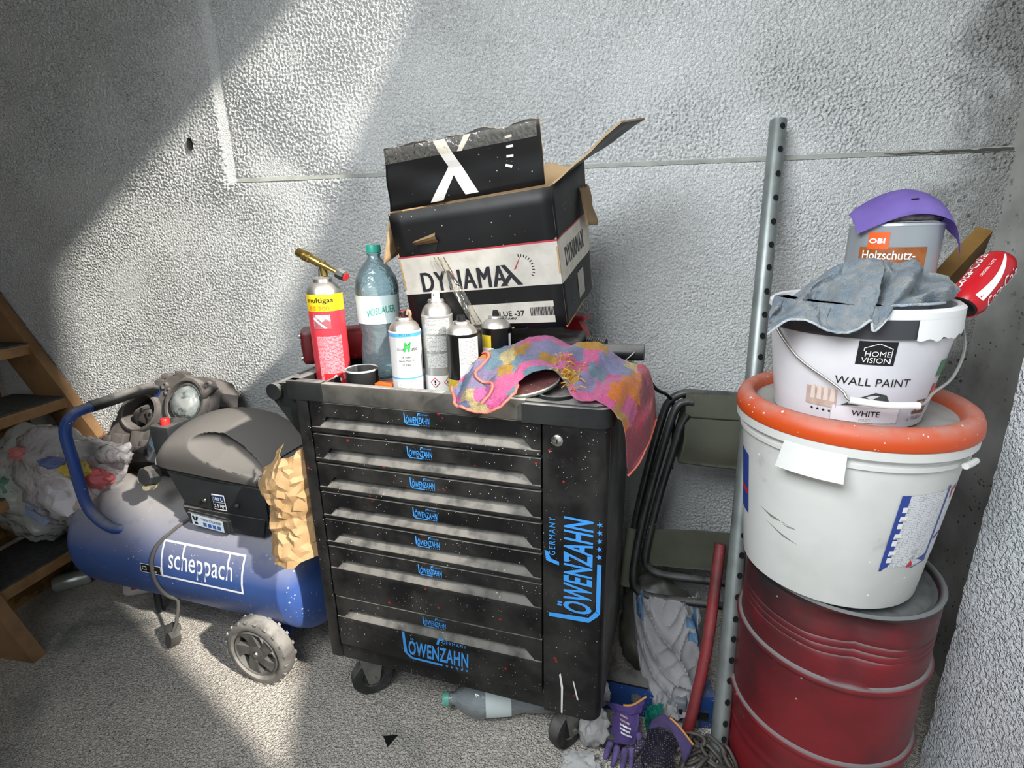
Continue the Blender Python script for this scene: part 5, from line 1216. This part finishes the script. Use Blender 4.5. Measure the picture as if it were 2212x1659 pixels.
# wood stain can with purple pad on top
oc = empty('stain_can', (.527, 1.168, 1.1382), 0, 'silver grey wood stain can with orange label square, under the purple pad', 'paint can')
b = B(); b.lathe([(0, .002), (.073, .002), (.0755, 0), (.075, .004), (.075, .172), (.0765, .174), (.0755, .178), (.072, .179), (.068, .176), (.064, .170), (0, .170)], 48); b.build('body', mat('silver_grey_tin', '#a9aeb2', .3, .35, col2='#9fa4a8', nscale=4), oc, 40)
b = B(); b.tube([(-.072, .0, .182), (-.03, -.05, .186), (.03, -.052, .188), (.068, -.01, .186)], .006, 8, smooth=5); b.build('dried_paint_rim', mat('dried_paint', '#2b2523', .6, col2='#8f8a86', nscale=30), oc, 60)
mpo = cyl_map(.075, -.50, .148); patch('orange_square', mat('orange_label', '#d4571d', .45), oc, lambda u, v: mpo(u - .017, v), .034, .030)
mpo = cyl_map(.075, -.50, .148, .0016); text('OBI', M_WHITE, oc, lambda u, v: mpo(u - .019, v), .026, .009, bold=.035)
mpo = cyl_map(.075, -.35, .114); patch('wood_panel', mat('wood_print', '#9b5a2a', .45, col2='#7d441d', nscale=30), oc, lambda u, v: mpo(u - .004, v), .112, .046, 14)
mpo = cyl_map(.075, -.35, .114, .0016); text('Holzschutz-', M_WHITE, oc, lambda u, v: mpo(u - .010, v + .009), .085, .016, bold=.01)
pp = empty('purple_pad', (.535, 1.155, 1.325), 0, 'purple curved foam pad lying over the open stain can', 'foam pad')
def pad(u, v):
    x = -.088 + .19 * u
    z = .016 + .030 * math.sin(PI * min(1, u * 1.05 + .06)) - (.060 * ((u - .72) / .28) ** 1.6 if u > .72 else 0) - .010 * (1 - u) ** 4
    w_ = .062 * (1 - abs(2 * u - .92) ** 3.2 * .75)
    y = (v - .5) * 2 * w_
    return V((x, y, z + .020 * (1 - (2 * v - 1) ** 2) * math.sin(PI * u) - .004 - .034 * (1 - v) ** 1.5))
b = B(); b.grid(40, 16, pad); b.build('pad', mat('purple_foam', '#8b74c4', .7, col2='#9b85d2', nscale=8, bump=.15, bscale=150), pp, 60, solid=.006)
b = B(); b.tube([pad(.40, .22) + V((0, -.001, .002)), pad(.46, .22) + V((0, -.001, .002))], .0014, 6); b.build('slit', M_BLKP, pp)

# cola can and piece of board
P0, P1 = V((.655, 1.150, 1.158)), V((.738, 1.205, 1.244))
dv = (P1 - P0).normalized()
e = empty('drink_can', (P0 + P1) / 2, 0, 'red cola can with white wave lying tilted on the paint bucket rim', 'drink can', rot=dv.to_track_quat('Z', 'Y').to_euler())
h = .126
b = B(); b.lathe([(.020, -h / 2 + .004), (.027, -h / 2), (.033, -h / 2 + .014), (.033, h / 2 - .014), (.026, h / 2 - .001)], 36); b.build('body', mat('red_can_gloss', '#b81b24', .28, specks=[('#8f8a86', 60, .12)]), e, 60)
b = B(); b.lathe([(0, h / 2 - .003), (.023, h / 2 - .003), (.025, h / 2 + .001), (.0265, h / 2 - .001)], 28); b.build('lid', M_STEEL, e, 40)
b = B(); b.lathe([(0, -h / 2 + .008), (.018, -h / 2 + .006), (.021, -h / 2), (.025, -h / 2 + .001)], 28); b.build('base', mat('dark_can_base', '#2b2b2c', .4), e, 40)
inv = dv.to_track_quat('Z', 'Y').to_matrix().inverted()
cd = inv @ (V((0, 0, 1.327)) - (P0 + P1) / 2); ca = math.atan2(cd.x, -cd.y)
ul = inv @ V((0, 0, 1)); sgn = 1 if math.sin(math.atan2(ul.x, -ul.y) - ca) > 0 else -1
mpc = cyl_map(.033, ca, 0, .0009)
def cm_(u, v): return mpc(sgn * v, u if True else 0)
wave = [[(-.05 + .100 * i / 20, -.013 + .006 * math.sin(i / 20 * 5.5 + .5) - .004) for i in range(21)] + [(-.05 + .100 * i / 20, -.013 + .006 * math.sin(i / 20 * 5.5 + .5) + .005) for i in range(20, -1, -1)]]
bw = B()
for i in range(20):
    a_, c_ = i / 20, (i + 1) / 20
    Wv = lambda t: (-.052 + .104 * t, -.013 - .004 * math.sin(PI * t) + .014 * t ** 3)
    (x0, z0), (x1, z1) = Wv(a_), Wv(c_); h0_, h1_ = .0075 * (1 - a_) ** .7 + .0012, .0075 * (1 - c_) ** .7 + .0012
    bw.face([cm_(x0, z0 - h0_), cm_(x1, z1 - h1_), cm_(x1, z1 + h1_), cm_(x0, z0 + h0_)])
bw.build('white_wave', M_WHITE, e)
text('ORIGINAL TASTE', M_WHITE, e, lambda u, v: cm_(u + .012, v + .009), .046, .0045)
text('Coca-Cola', M_WHITE, e, lambda u, v: cm_(u, v + .034), .092, .020, shear=.3, bold=.012)
text('Coca-Cola', M_WHITE, e, lambda u, v: cm_(u, v - .036), .092, .020, shear=.3, bold=.012)
Pa, Pb = V((.625, 1.235, 1.140)), V((.775, 1.345, 1.268)); dd = (Pb - Pa).normalized()
e = empty('wood_board', Pa, 0, 'short brown board end leaning behind the cola can', 'board', rot=dd.to_track_quat('Z', 'Y').to_euler())
b = B(); b.box((0, 0, (Pb - Pa).length / 2), (.030, .085, (Pb - Pa).length), Matrix.Rotation(.35, 3, 'Z'), .002); b.build('board', mat('brown_board', '#80602f', .6, col2='#6b4d24', nscale=10), e, 40)
# grey rag
M_RAG = mat('dusty_grey_rag', '#98a5b0', 0.95, col2='#b9bcbb', nscale=34, lo=.4, hi=.65, bump=.9, bscale=300, bdist=.004, blotch=('#8d857c', 9, .58, .75), sheen=.1)
cl_ = [[(.305, 1.100, 1.173), (.282, 1.040, 1.152), (.276, 1.000, 1.132)],
 [(.338, 1.100, 1.187), (.315, 1.040, 1.173), (.306, .980, 1.162)],
 [(.375, 1.100, 1.217), (.348, 1.030, 1.192), (.341, .955, 1.157)],
 [(.400, 1.085, 1.243), (.381, 1.020, 1.205), (.363, .948, 1.148)],
 [(.429, 1.080, 1.257), (.409, 1.000, 1.220), (.393, .945, 1.150)],
 [(.463, 1.080, 1.256), (.444, 1.005, 1.226), (.416, .948, 1.166)],
 [(.501, 1.080, 1.253), (.466, 1.000, 1.226), (.422, .943, 1.150)],
 [(.540, 1.085, 1.244), (.496, 1.000, 1.214), (.459, .965, 1.184)],
 [(.582, 1.100, 1.229), (.538, 1.020, 1.208), (.502, .985, 1.186)],
 [(.621, 1.110, 1.197), (.580, 1.040, 1.194), (.549, 1.005, 1.184)]]
SR = surf([[c[k] for c in cl_] for k in range(3)])
def rag(u, v):
    p = SR(u, v); d = math.sin(u * 26 + v * 2.5 + 1.5 * math.sin(u * 9)) * .015 * math.sin(PI * (.15 + .8 * v)) + .016 * noise.noise(V((u * 9, v * 4, 4))) + .008 * noise.noise(V((u * 20, v * 9, 8))) + .004 * noise.noise(V((u * 45, v * 20, 8)))
    cave = -.035 * max(0, 1 - ((u - .27) / .10) ** 2 - ((v - .45) / .30) ** 2) - .03 * max(0, 1 - ((u - .60) / .05) ** 2 - ((v - .55) / .35) ** 2)
    p = p + V((0, -.8 * d - cave * .9, .5 * d + cave * .5))
    dx, dy = p.x - .467, p.y - 1.117; rr = math.hypot(dx, dy)        # lie over the bucket rim, not through it
    if rr <= .132: p.z = max(p.z, 1.1885 - (.132 - rr) * .35)
    elif rr < .170:
        if rr < .160: p.z = max(p.z, 1.1885)
        else: p.z = max(p.z, 1.1885 - (rr - .160) * 4)
    return p
e = empty('grey_rag', (0, 0, 0), 0, 'crumpled blue grey dusty rag hanging over the paint bucket rim', 'rag')
b = B(); b.grid(120, 40, rag); b.build('cloth', M_RAG, e, 180, solid=.003)
b = B(); b.tube([rag(i / 60, .995) for i in range(61)], .0022, 6); b.build('hem', M_RAG, e, 60)

# ------------------------------------------------------------------ perforated pole leaning on the wall
M_GALV = mat('galvanised_pipe', '#8b918f', 0.42, .55, col2='#787e7c', nscale=14, dust=.3)
PB_, PT_ = V((.308, 1.12, .004)), V((.423, 1.66, 1.578)); dP = (PT_ - PB_); LP = dP.length
e = empty('perforated_pole', PB_, 0, 'galvanised round pole with a row of punched holes, leaning on the wall', 'pole', rot=dP.to_track_quat('Z', 'Y').to_euler())
iq = dP.to_track_quat('Z', 'Y').to_matrix().inverted()
cdir = iq @ (V((0, 0, 1.327)) - (PB_ + dP * .5)); ac = math.atan2(cdir.x, -cdir.y)
# holes sit a little to the far side of the line facing the camera
e2 = iq @ V((1, 0, 0)); side = 1 if math.sin(math.atan2(e2.x, -e2.y) - ac) > 0 else -1
ah = ac + side * .52
b = B(); b.lathe([(.0195, 0), (.0215, 0), (.0215, LP), (.0195, LP), (.0195, LP - .05)], 32); b.build('pipe', M_GALV, e, 50)
zs = [.054, .093, .147, .202, .254, .308, .359, .415, .470, .522, .573, .627, .684, .739, .797, .852, .916, .980, 1.035, 1.09, 1.146, 1.207, 1.270, 1.330, 1.391, 1.454, 1.518, 1.583, 1.645]
b = B(); mh = cyl_map(.0215, ah, 0, .0019); b.face([mh(.0074 * math.cos(t * PI / 8), .0084 * math.sin(t * PI / 8)) for t in range(16)])
h0 = b.build('hole', mat('black_hole', '#070707', .9), e)
h0.location = (0, 0, zs[0])
for z in zs[1:]:
    c = h0.copy(); COL.objects.link(c); c.parent = e; c.location = (0, 0, z)

# ------------------------------------------------------------------ folded garden chair behind the trolley
M_CTUBE = mat('worn_black_tube', '#191a1b', 0.35, col2='#2b2c2c', nscale=20, specks=[('#b9b7b2', 70, .12)], dust=.3)
M_SLING = mat('olive_grey_sling', '#6c6d5e', 0.8, col2='#5f6053', nscale=6, bump=.25, bscale=300)
ch = empty('folding_chair', (.2, 1.45, 0), 0, 'folded garden chair with black tube frame and olive fabric, behind the trolley', 'chair')
def Lc(p): return V(p) - V((.2, 1.45, 0))
def tube_part(name, pts, r=.0115, sm=5): 
    b = B(); b.tube([Lc(p) for p in pts], r, 12, smooth=sm); return b.build(name, M_CTUBE, ch, 60)
tube_part('frame_tube', [(.075, 1.40, .30), (.088, 1.43, .455), (.125, 1.465, .66), (.158, 1.495, .80), (.178, 1.50, .842), (.212, 1.50, .862), (.26, 1.50, .862), (.40, 1.50, .858)])
tube_part('frame_tube', [(.42, 1.34, .285), (.25, 1.345, .288), (.140, 1.35, .288), (.100, 1.355, .305), (.088, 1.362, .35), (.108, 1.40, .50), (.158, 1.45, .72), (.188, 1.475, .822), (.215, 1.48, .842), (.235, 1.48, .842)])
tube_part('frame_tube', [(.42, 1.37, .340), (.25, 1.375, .343), (.165, 1.38, .346), (.132, 1.385, .362), (.122, 1.39, .40), (.150, 1.42, .56), (.185, 1.45, .70), (.205, 1.465, .775), (.222, 1.47, .81)])
tube_part('frame_tube', [(.44, 1.50, .858), (.43, 1.46, .6), (.42, 1.40, .35), (.42, 1.34, .285)])
tube_part('leg', [(.075, 1.40, .31), (.078, 1.42, .15), (.085, 1.44, .012)]); tube_part('leg', [(.42, 1.36, .31), (.425, 1.40, .15), (.43, 1.43, .012)])
def sling(name, rows, thick=.003):
    f = surf(rows); b = B(); b.grid(24, 16, lambda u, v: Lc(f(u, v)) + V((0, .004 * noise.noise(V((u * 3, v * 3, 1))), 0))); return b.build(name, M_SLING, ch, 180, solid=thick)
s1 = sling('sling', [[(.214, 1.485, .868), (.30, 1.485, .866), (.385, 1.485, .866)], [(.214, 1.462, .80), (.30, 1.462, .798), (.385, 1.462, .796)], [(.212, 1.448, .73), (.30, 1.446, .726), (.385, 1.446, .722)], [(.205, 1.458, .668), (.30, 1.458, .66), (.385, 1.458, .655)]])
sling('sling', [[(.212, 1.50, .868), (.30, 1.51, .866), (.385, 1.51, .866)], [(.204, 1.53, .78), (.30, 1.53, .78), (.385, 1.53, .78)], [(.192, 1.53, .70), (.30, 1.53, .70), (.385, 1.53, .70)], [(.205, 1.462, .664), (.30, 1.462, .656), (.385, 1.462, .652)]])
b = B(); b.tube([Lc((.214, 1.460, .806)), Lc((.30, 1.460, .803)), Lc((.385, 1.460, .801))], .0016, 6); b.build('seam', mat('dark_seam', '#24251f', .8), s1)
sling('sling', [[(.125, 1.415, .47), (.24, 1.425, .472), (.40, 1.425, .472)], [(.122, 1.405, .42), (.24, 1.412, .42), (.40, 1.412, .42)], [(.120, 1.392, .365), (.24, 1.398, .36), (.40, 1.398, .36)]])
b = B(); b.tube([Lc((.086, 1.432, .462)), Lc((.078, 1.412, .38)), Lc((.070, 1.395, .29))], .019, 14); b.build('fabric_sleeve', M_SLING, ch, 60)
# black cable from the trolley to the chair
e = empty('cable', (.0, 0, 0), 0, 'black rubber cable running from the trolley top down behind the chair', 'cable')
b = B(); b.tube([(.06, 1.33, .985), (.092, 1.36, .955), (.125, 1.41, .90), (.165, 1.47, .862), (.19, 1.53, .80), (.20, 1.56, .6)], .005, 8, smooth=5); b.build('cord', M_RUBBER, e, 60)
# ------------------------------------------------------------------ clutter between trolley and drum
M_SACK = mat('white_paper_sack', '#c3c1c2', 0.7, col2='#b3b0b2', nscale=6, blotch=('#9a9698', 8, .6, .75))
e = empty('paper_sack', (.185, 1.30, .20), 0, 'crumpled white paper sack with blue print stuffed behind the red tube', 'sack')
def sackf(u, v):
    a = -PI * .55 + PI * 1.10 * u
    w_ = .092 * (1 - .55 * max(0, v - .45) ** 1.4); x = math.sin(a) * w_; y = -math.cos(a) * .045
    p = V((x + .022 * v - .004, y + .085 - .15 * v, .098 - .265 * v))
    r1 = 1 - abs(noise.noise(V((u * 5 - v * 2.6, v * 1.9 + u, 2.7)))) * 2; r2 = 1 - abs(noise.noise(V((u * 8 + v * 4, v * 3.4, 6.1)))) * 2
    d = .020 * max(0, r1) ** 3 + .008 * max(0, r2) ** 3 + .012 * noise.noise(V((u * 3, v * 3, 9)))
    return p + V((.1, -1, .1)) * d
b = B(); b.grid(60, 70, sackf); sk_ = b.build('paper', M_SACK, e, 25, solid=.001)
M_SBL = mat('slate_blue_print', '#4a6a86', .6)
for k_, (u0, v0, du, dv_) in enumerate(((.72, .20, .05, .05), (.80, .24, .03, .16), (.74, .33, .06, .04), (.22, .10, .05, .14))):
    b = B(); b.grid(8, 8, lambda u, v: sackf(u0 + (u - .5) * 2 * du, v0 + (v - .5) * 2 * dv_) + V((0, -.0022, 0))); b.build('blue_print', M_SBL, sk_)
e = empty('plastic_bag', (.168, 1.365, .165), 0, 'dark olive translucent bag behind and around the white paper sack', 'bag')
b = B(); b.blob((0, 0, 0), (.118, .050, .150), .10, 1.6, 4, 4.0, .10, 2.6, -.155, lambda p: V((p.x * (1.0 if p.z > 0 else 1 - .35 * (p.z / .15) ** 2), p.y + .42 * p.z, p.z))); b.build('film', film('olive_bag_film', '#55544a', .5, .4, .5, 14), e, 180)
# red tube
e = empty('red_tube', (.23, 1.15, 0), 0, 'worn red metal tube leaning behind the perforated pole, foot in the chain', 'tube')
b = B(); b.tube([(.0, .0, .012), (.012, .008, .07), (.030, .035, .16), (.048, .070, .26), (.062, .115, .36), (.078, .17, .50)], .0145, 14, smooth=5); b.build('pipe', mat('worn_red_tube', '#7d2327', .45, col2='#4f2022', nscale=8, lo=.45, hi=.6, dust=.2, specks=[('#a79f9b', 60, .1)]), e, 60)
# blue jack
M_JACK = mat('scuffed_blue_steel', '#1f3f78', .5, col2='#24457e', nscale=9, specks=[('#9aa3b3', 120, .22), ('#7f8ba0', 70, .2)], dust=.3)
e = empty('trolley_jack', (.085, 1.235, 0), -.1, 'scuffed blue steel jack with a bolt, on the floor beside the trolley', 'jack')
b = B(); b.prism([(-.075, 0), (.100, 0), (.100, .045), (.070, .075), (.045, .098), (-.075, .098)], .05, Matrix(((1, 0, 0, 0), (0, 0, -1, .025), (0, 1, 0, 0), (0, 0, 0, 1)))); b.build('frame', M_JACK, e, 30)
b = B(); b.lathe([(0, .024), (.007, .024), (.008, .02), (.008, .008), (.014, .008), (.015, 0)], 6, Matrix.Translation((.02, -.025, .062)) @ Matrix.Rotation(PI / 2, 4, 'X')); b.build('bolt', M_ZINC, e, 30)
b = B(); b.bx(-.075, .05, -.025, .03, .098, .104); b.build('top_plate', M_TBLK, e, 30)
e = empty('blue_block', (.275, 1.225, 0), .1, 'dark blue steel block between the red tube and the pole', 'block')
b = B(); b.bx(-.025, .03, -.03, .03, 0, .11, .004); b.build('block', M_JACK, e, 30)
b = B(); b.bx(-.012, .016, -.034, -.029, .03, .06, .002); b.build('plate', M_TBLK, e, 30)
e = empty('grey_block', (.215, 1.225, 0), -.15, 'small grey plastic block behind the teal rag', 'block')
b = B(); b.bx(-.030, .026, -.022, .022, 0, .075, .008, 3); b.build('body', mat('grey_block_plastic', '#6f737a', .55, col2='#5a5e66', nscale=20), e, 40)
b = B(); b.tube([(.008, -.0225, .05), (.010, -.024, .02)], .008, 8); b.build('recess', M_BLKP, e, 40)
e = empty('paper_scrap', (.252, 1.185, .0), .2, 'pale paper scrap standing behind the red tube', 'paper')
b = B(); b.grid(8, 8, lambda u, v: V(((u - .5) * .04, .01 * math.sin(u * 3), v * .055 + .001))); b.build('sheet', M_SACK, e, 180, solid=.001)
e = empty('teal_rag', (.150, 1.165, .05), 0, 'small teal rag between the two purple gloves', 'rag')
f_t = surf([[(-.022, .0, .035), (.0, .012, .030), (.022, .0, .052)], [(-.026, -.012, .0), (-.004, .004, .004), (.014, -.012, .016)], [(-.020, -.018, -.040), (.0, -.004, -.042), (.010, -.018, -.030)]])
b = B(); b.grid(24, 24, lambda u, v: f_t(u, v) + V((0, -.008 * noise.noise(V((u * 6, v * 5, 3))), .004 * noise.noise(V((u * 12, v * 5, 6)))))); b.build('cloth', mat('teal_cloth', '#1f8f7c', .8, col2='#177a6a', nscale=12), e, 180, solid=.0015)
# white cloth wads
for k_, (c, r, l, s_) in enumerate((((-.012, 1.105, .060), (.042, .040, .066), 'white crumpled cloth between the right front caster and the glove'.replace('right front ', ''), 2.0), ((-.040, 1.020, .022), (.050, .036, .026), 'white crumpled cloth lying in front of the caster, cut by the picture edge', 5.0), ((.012, 1.185, .085), (.020, .016, .045), 'small white printed scrap wedged beside the trolley and the blue jack', 8.0))):
    b = B(); b.blob((0, 0, 0), r, .18, 1.8, 4, s_, .28, 2.6); o = b.build('cloth_wad', mat('white_cloth', '#bdbcba', .85, col2='#9d9b99', nscale=9), None, 40); o.location = c; tag(o, l, 'cloth')
# gloves
M_PURP = mat('purple_glove_knit', '#6f5aa0', .85, col2='#62508f', nscale=9, bump=.5, bscale=500, bdist=.0015)
M_NITR = mat('dark_dotted_glove', '#2b2733', .7, specks=[('#8f86a6', 190, .32)])
M_DARKG = mat('black_coated_glove', '#222124', .6, col2='#333136', nscale=15)
def glove(label, cuff, palm_pts, fingers, m_palm, m_finger, cuff_m, kf=1.0):
    e = empty('work_glove', palm_pts[1], 0, label, 'glove'); o0 = V(palm_pts[1])
    def skin(name, chains, m, sub=2):
        me = bpy.data.meshes.new(name); vs, es, rs = [], [], []
        for ci, ch_ in enumerate(chains):
            for i, (p, r) in enumerate(ch_):
                vs.append(V(p) - o0); rs.append(r)
                if i: es.append((len(vs) - 2, len(vs) - 1))
                elif ci: es.append((1, len(vs) - 1)) if name == 'hand' else None
        me.from_pydata(vs, [x for x in es if x], []); me.materials.append(m)
        o = bpy.data.objects.new(name, me); COL.objects.link(o); o.parent = e
        md = o.modifiers.new('skin', 'SKIN'); sd = o.modifiers.new('smooth', 'SUBSURF'); sd.levels = sub; sd.render_levels = sub
        sk = me.skin_vertices[0].data
        for i, r in enumerate(rs): sk[i].radius = (r * kf, r * kf); sk[i].use_root = (i == 0)
        for p in me.polygons: p.use_smooth = True
        md.use_smooth_shade = True
        return o
    # palm as a flattened shell, fingers as tapered chains rooted in it
    for f in fingers: skin('finger', [f], m_finger)
    b = B(); F = surf(palm_pts[2]); b.grid(24, 24, lambda u, v: F(u, v) - o0 + V((0, 0, .003 * noise.noise(V((u * 6, v * 6, 2)))))); b.build('palm', m_palm, e, 180, solid=.008)
    Fc = surf(cuff); b = B(); b.grid(24, 14, lambda u, v: Fc(u, v) - o0 + V((0, -.004 * noise.noise(V((u * 5, v * 4, 7))), 0))); b.build('cuff', cuff_m, e, 180, solid=.003)
    b = B(); b.tube([Fc(i / 12 * .5 + .5, .01) - o0 for i in range(13)], .0028, 6); b.build('hem', mat('orange_hem', '#c98a4a', .8), e, 60)
    return e, F, o0
pA = [[(0.043, 1.128, .098), (0.075, 1.122, .108), (0.107, 1.130, .100)], [(0.037, 1.100, .074), (0.071, 1.088, .084), (0.103, 1.100, .076)], [(0.031, 1.078, .048), (0.065, 1.066, .056), (0.095, 1.078, .050)]]
cA = [[(0.017, 1.150, .098), (0.045, 1.128, .118), (0.085, 1.126, .122), (0.123, 1.140, .142)], [(0.023, 1.142, .098), (0.050, 1.122, .110), (0.083, 1.118, .114), (0.117, 1.134, .116)], [(0.037, 1.128, .094), (0.057, 1.116, .102), (0.083, 1.112, .105), (0.111, 1.126, .098)]]
e, FA, oA = glove('limp purple work glove with white print, dark fingers hanging down, nearest the trolley', cA, [None, (0.071, 1.09, .08), pA],
    [[((0.037, 1.078, .050), .012), ((0.027, 1.062, .030), .010), ((0.019, 1.052, .012), .006)], [((0.053, 1.068, .052), .012), ((0.045, 1.048, .028), .010), ((0.038, 1.036, .010), .006)], [((0.071, 1.066, .050), .012), ((0.067, 1.044, .026), .010), ((0.062, 1.030, .009), .006)], [((0.088, 1.072, .048), .011), ((0.087, 1.054, .026), .009), ((0.085, 1.040, .010), .006)], [((0.103, 1.096, .072), .012), ((0.111, 1.080, .050), .010), ((0.112, 1.068, .032), .007)]],
    M_PURP, mat('purple_finger', '#66548f', .8, col2='#3a3348', nscale=30), M_PURP, .85)
for k_, (dv_, x0, x1) in enumerate(((.024, -.012, .008), (.014, -.014, .010), (.004, -.015, .014), (-.005, -.016, .013), (-.014, -.014, .015))):
    ps = []; x = x0; rg = random.Random(k_ + 3)
    while x < x1:
        wd = rg.uniform(.0015, .0035); ps.append([(x, dv_ - .0022), (x + wd, dv_ - .0022), (x + wd, dv_ + .0022), (x, dv_ + .0022)]); x += wd + .0011
    tag(strokes('faded_print', M_WHITE if k_ > 1 else mat('faded_orange_print', '#b59a8e', .7), e, lambda u, v: (lambda a, c: FA(a, c) - oA + V((0, -.004, .006)))(.50 + (u - v * .25) / .07, .52 - (v - u * .3) / .075), ps), kind='stuff')
pB = [[(.128, 1.105, .072), (.165, 1.100, .086), (.200, 1.090, .070)], [(.118, 1.070, .062), (.155, 1.062, .080), (.190, 1.060, .062)], [(.105, 1.035, .042), (.145, 1.025, .058), (.182, 1.028, .044)]]
cB = [[(.135, 1.125, .075), (.165, 1.125, .108), (.200, 1.105, .102), (.238, 1.085, .068)], [(.132, 1.116, .074), (.165, 1.114, .098), (.198, 1.096, .090), (.228, 1.068, .050)], [(.128, 1.106, .072), (.165, 1.102, .089), (.196, 1.088, .076), (.215, 1.055, .034)]]
glove('dark dotted work glove with turned purple cuff, in front of the chain', cB, [None, (.155, 1.065, .07), pB],
    [[((.110, 1.040, .044), .013), ((.098, 1.012, .026), .012), ((.090, .992, .014), .009)], [((.132, 1.030, .050), .013), ((.122, 1.000, .030), .012), ((.114, .978, .014), .009)], [((.155, 1.028, .050), .013), ((.148, .996, .030), .012), ((.142, .974, .014), .009)], [((.176, 1.034, .044), .012), ((.172, 1.006, .026), .011), ((.168, .986, .013), .008)], [((.124, 1.085, .062), .013), ((.102, 1.072, .046), .012), ((.090, 1.056, .030), .009)]],
    M_NITR, M_NITR, mat('dusty_purple_cuff', '#685a8a', .85, col2='#5c5078', nscale=9))
# dark glove shape under the purple one
b = B(); b.blob((0, 0, 0), (.040, .026, .034), .2, 2, 4, 6.0, .25, 2.5); o = b.build('black_cloth', M_DARKG, None, 60); o.location = (.036, 1.098, .036); tag(o, 'black crumpled cloth under the limp purple glove', 'cloth')
# chain
M_CHAIN = mat('rusty_chain_steel', '#5b5750', .6, .5, col2='#3d3934', nscale=40, dust=.3)
cn = empty('chain', (.275, 1.075, 0), 0, 'heap of rusty steel chain at the foot of the perforated pole', 'chain')
b = B(); b.tube([V((.014 * math.cos(t) * 1.0, .022 * math.sin(t) + (.008 if math.sin(t) > 0 else -.008), 0)) for t in [2 * PI * i / 16 for i in range(16)]], .0050, 8, closed=True)
l0 = b.build('link', M_CHAIN, cn, 60)
rc = random.Random(21)
path = [(-.07, .055), (-.045, .075), (-.015, .065), (.012, .045), (.03, .02), (.005, .0), (-.03, .015), (-.06, .0), (-.075, -.03), (-.045, -.045), (-.01, -.035), (.02, -.02), (.045, -.005), (.055, -.04), (.03, -.06), (-.005, -.075), (-.04, -.08), (-.02, -.02), (.01, .015), (.035, -.03), (.0, -.055), (-.055, .03), (-.03, .05), (.022, .035), (.05, .01), (.065, -.07), (.035, -.09), (-.07, -.065)]
for i, (x, y) in enumerate(path):
    c = l0 if i == 0 else l0.copy()
    if i: COL.objects.link(c); c.parent = cn
    x2, y2 = path[(i + 1) % len(path)]
    c.location = (x, y, .014 + (.020 if i > 16 else 0) + rc.uniform(0, .01))
    c.rotation_euler = (rc.uniform(-.3, .3), (PI / 2 if i % 2 else 0) + rc.uniform(-.5, .5), math.atan2(y2 - y, x2 - x) - PI / 2 + rc.uniform(-.3, .3))
# bottle lying under the trolley
dvb = V((.97, .24, 0)).normalized()
bottle('water_bottle', (-.105, 1.205, .0545), None, 'clear bottle with mint cap lying on the floor under the trolley', 'bottle', empty_rot=(-dvb).to_track_quat('Z', 'Y').to_euler(), lab='#c9d2d0', cap=mat('mint_cap', '#63a894', .4), film_m=film('grey_pet', '#dfe7ea', .74, .06, .25, 40), word='VÖSLAUER', wm=mat('grey_green_print', '#4f6f66', .5), a_lab=-2.2, dents=.05, wrap=3.0)
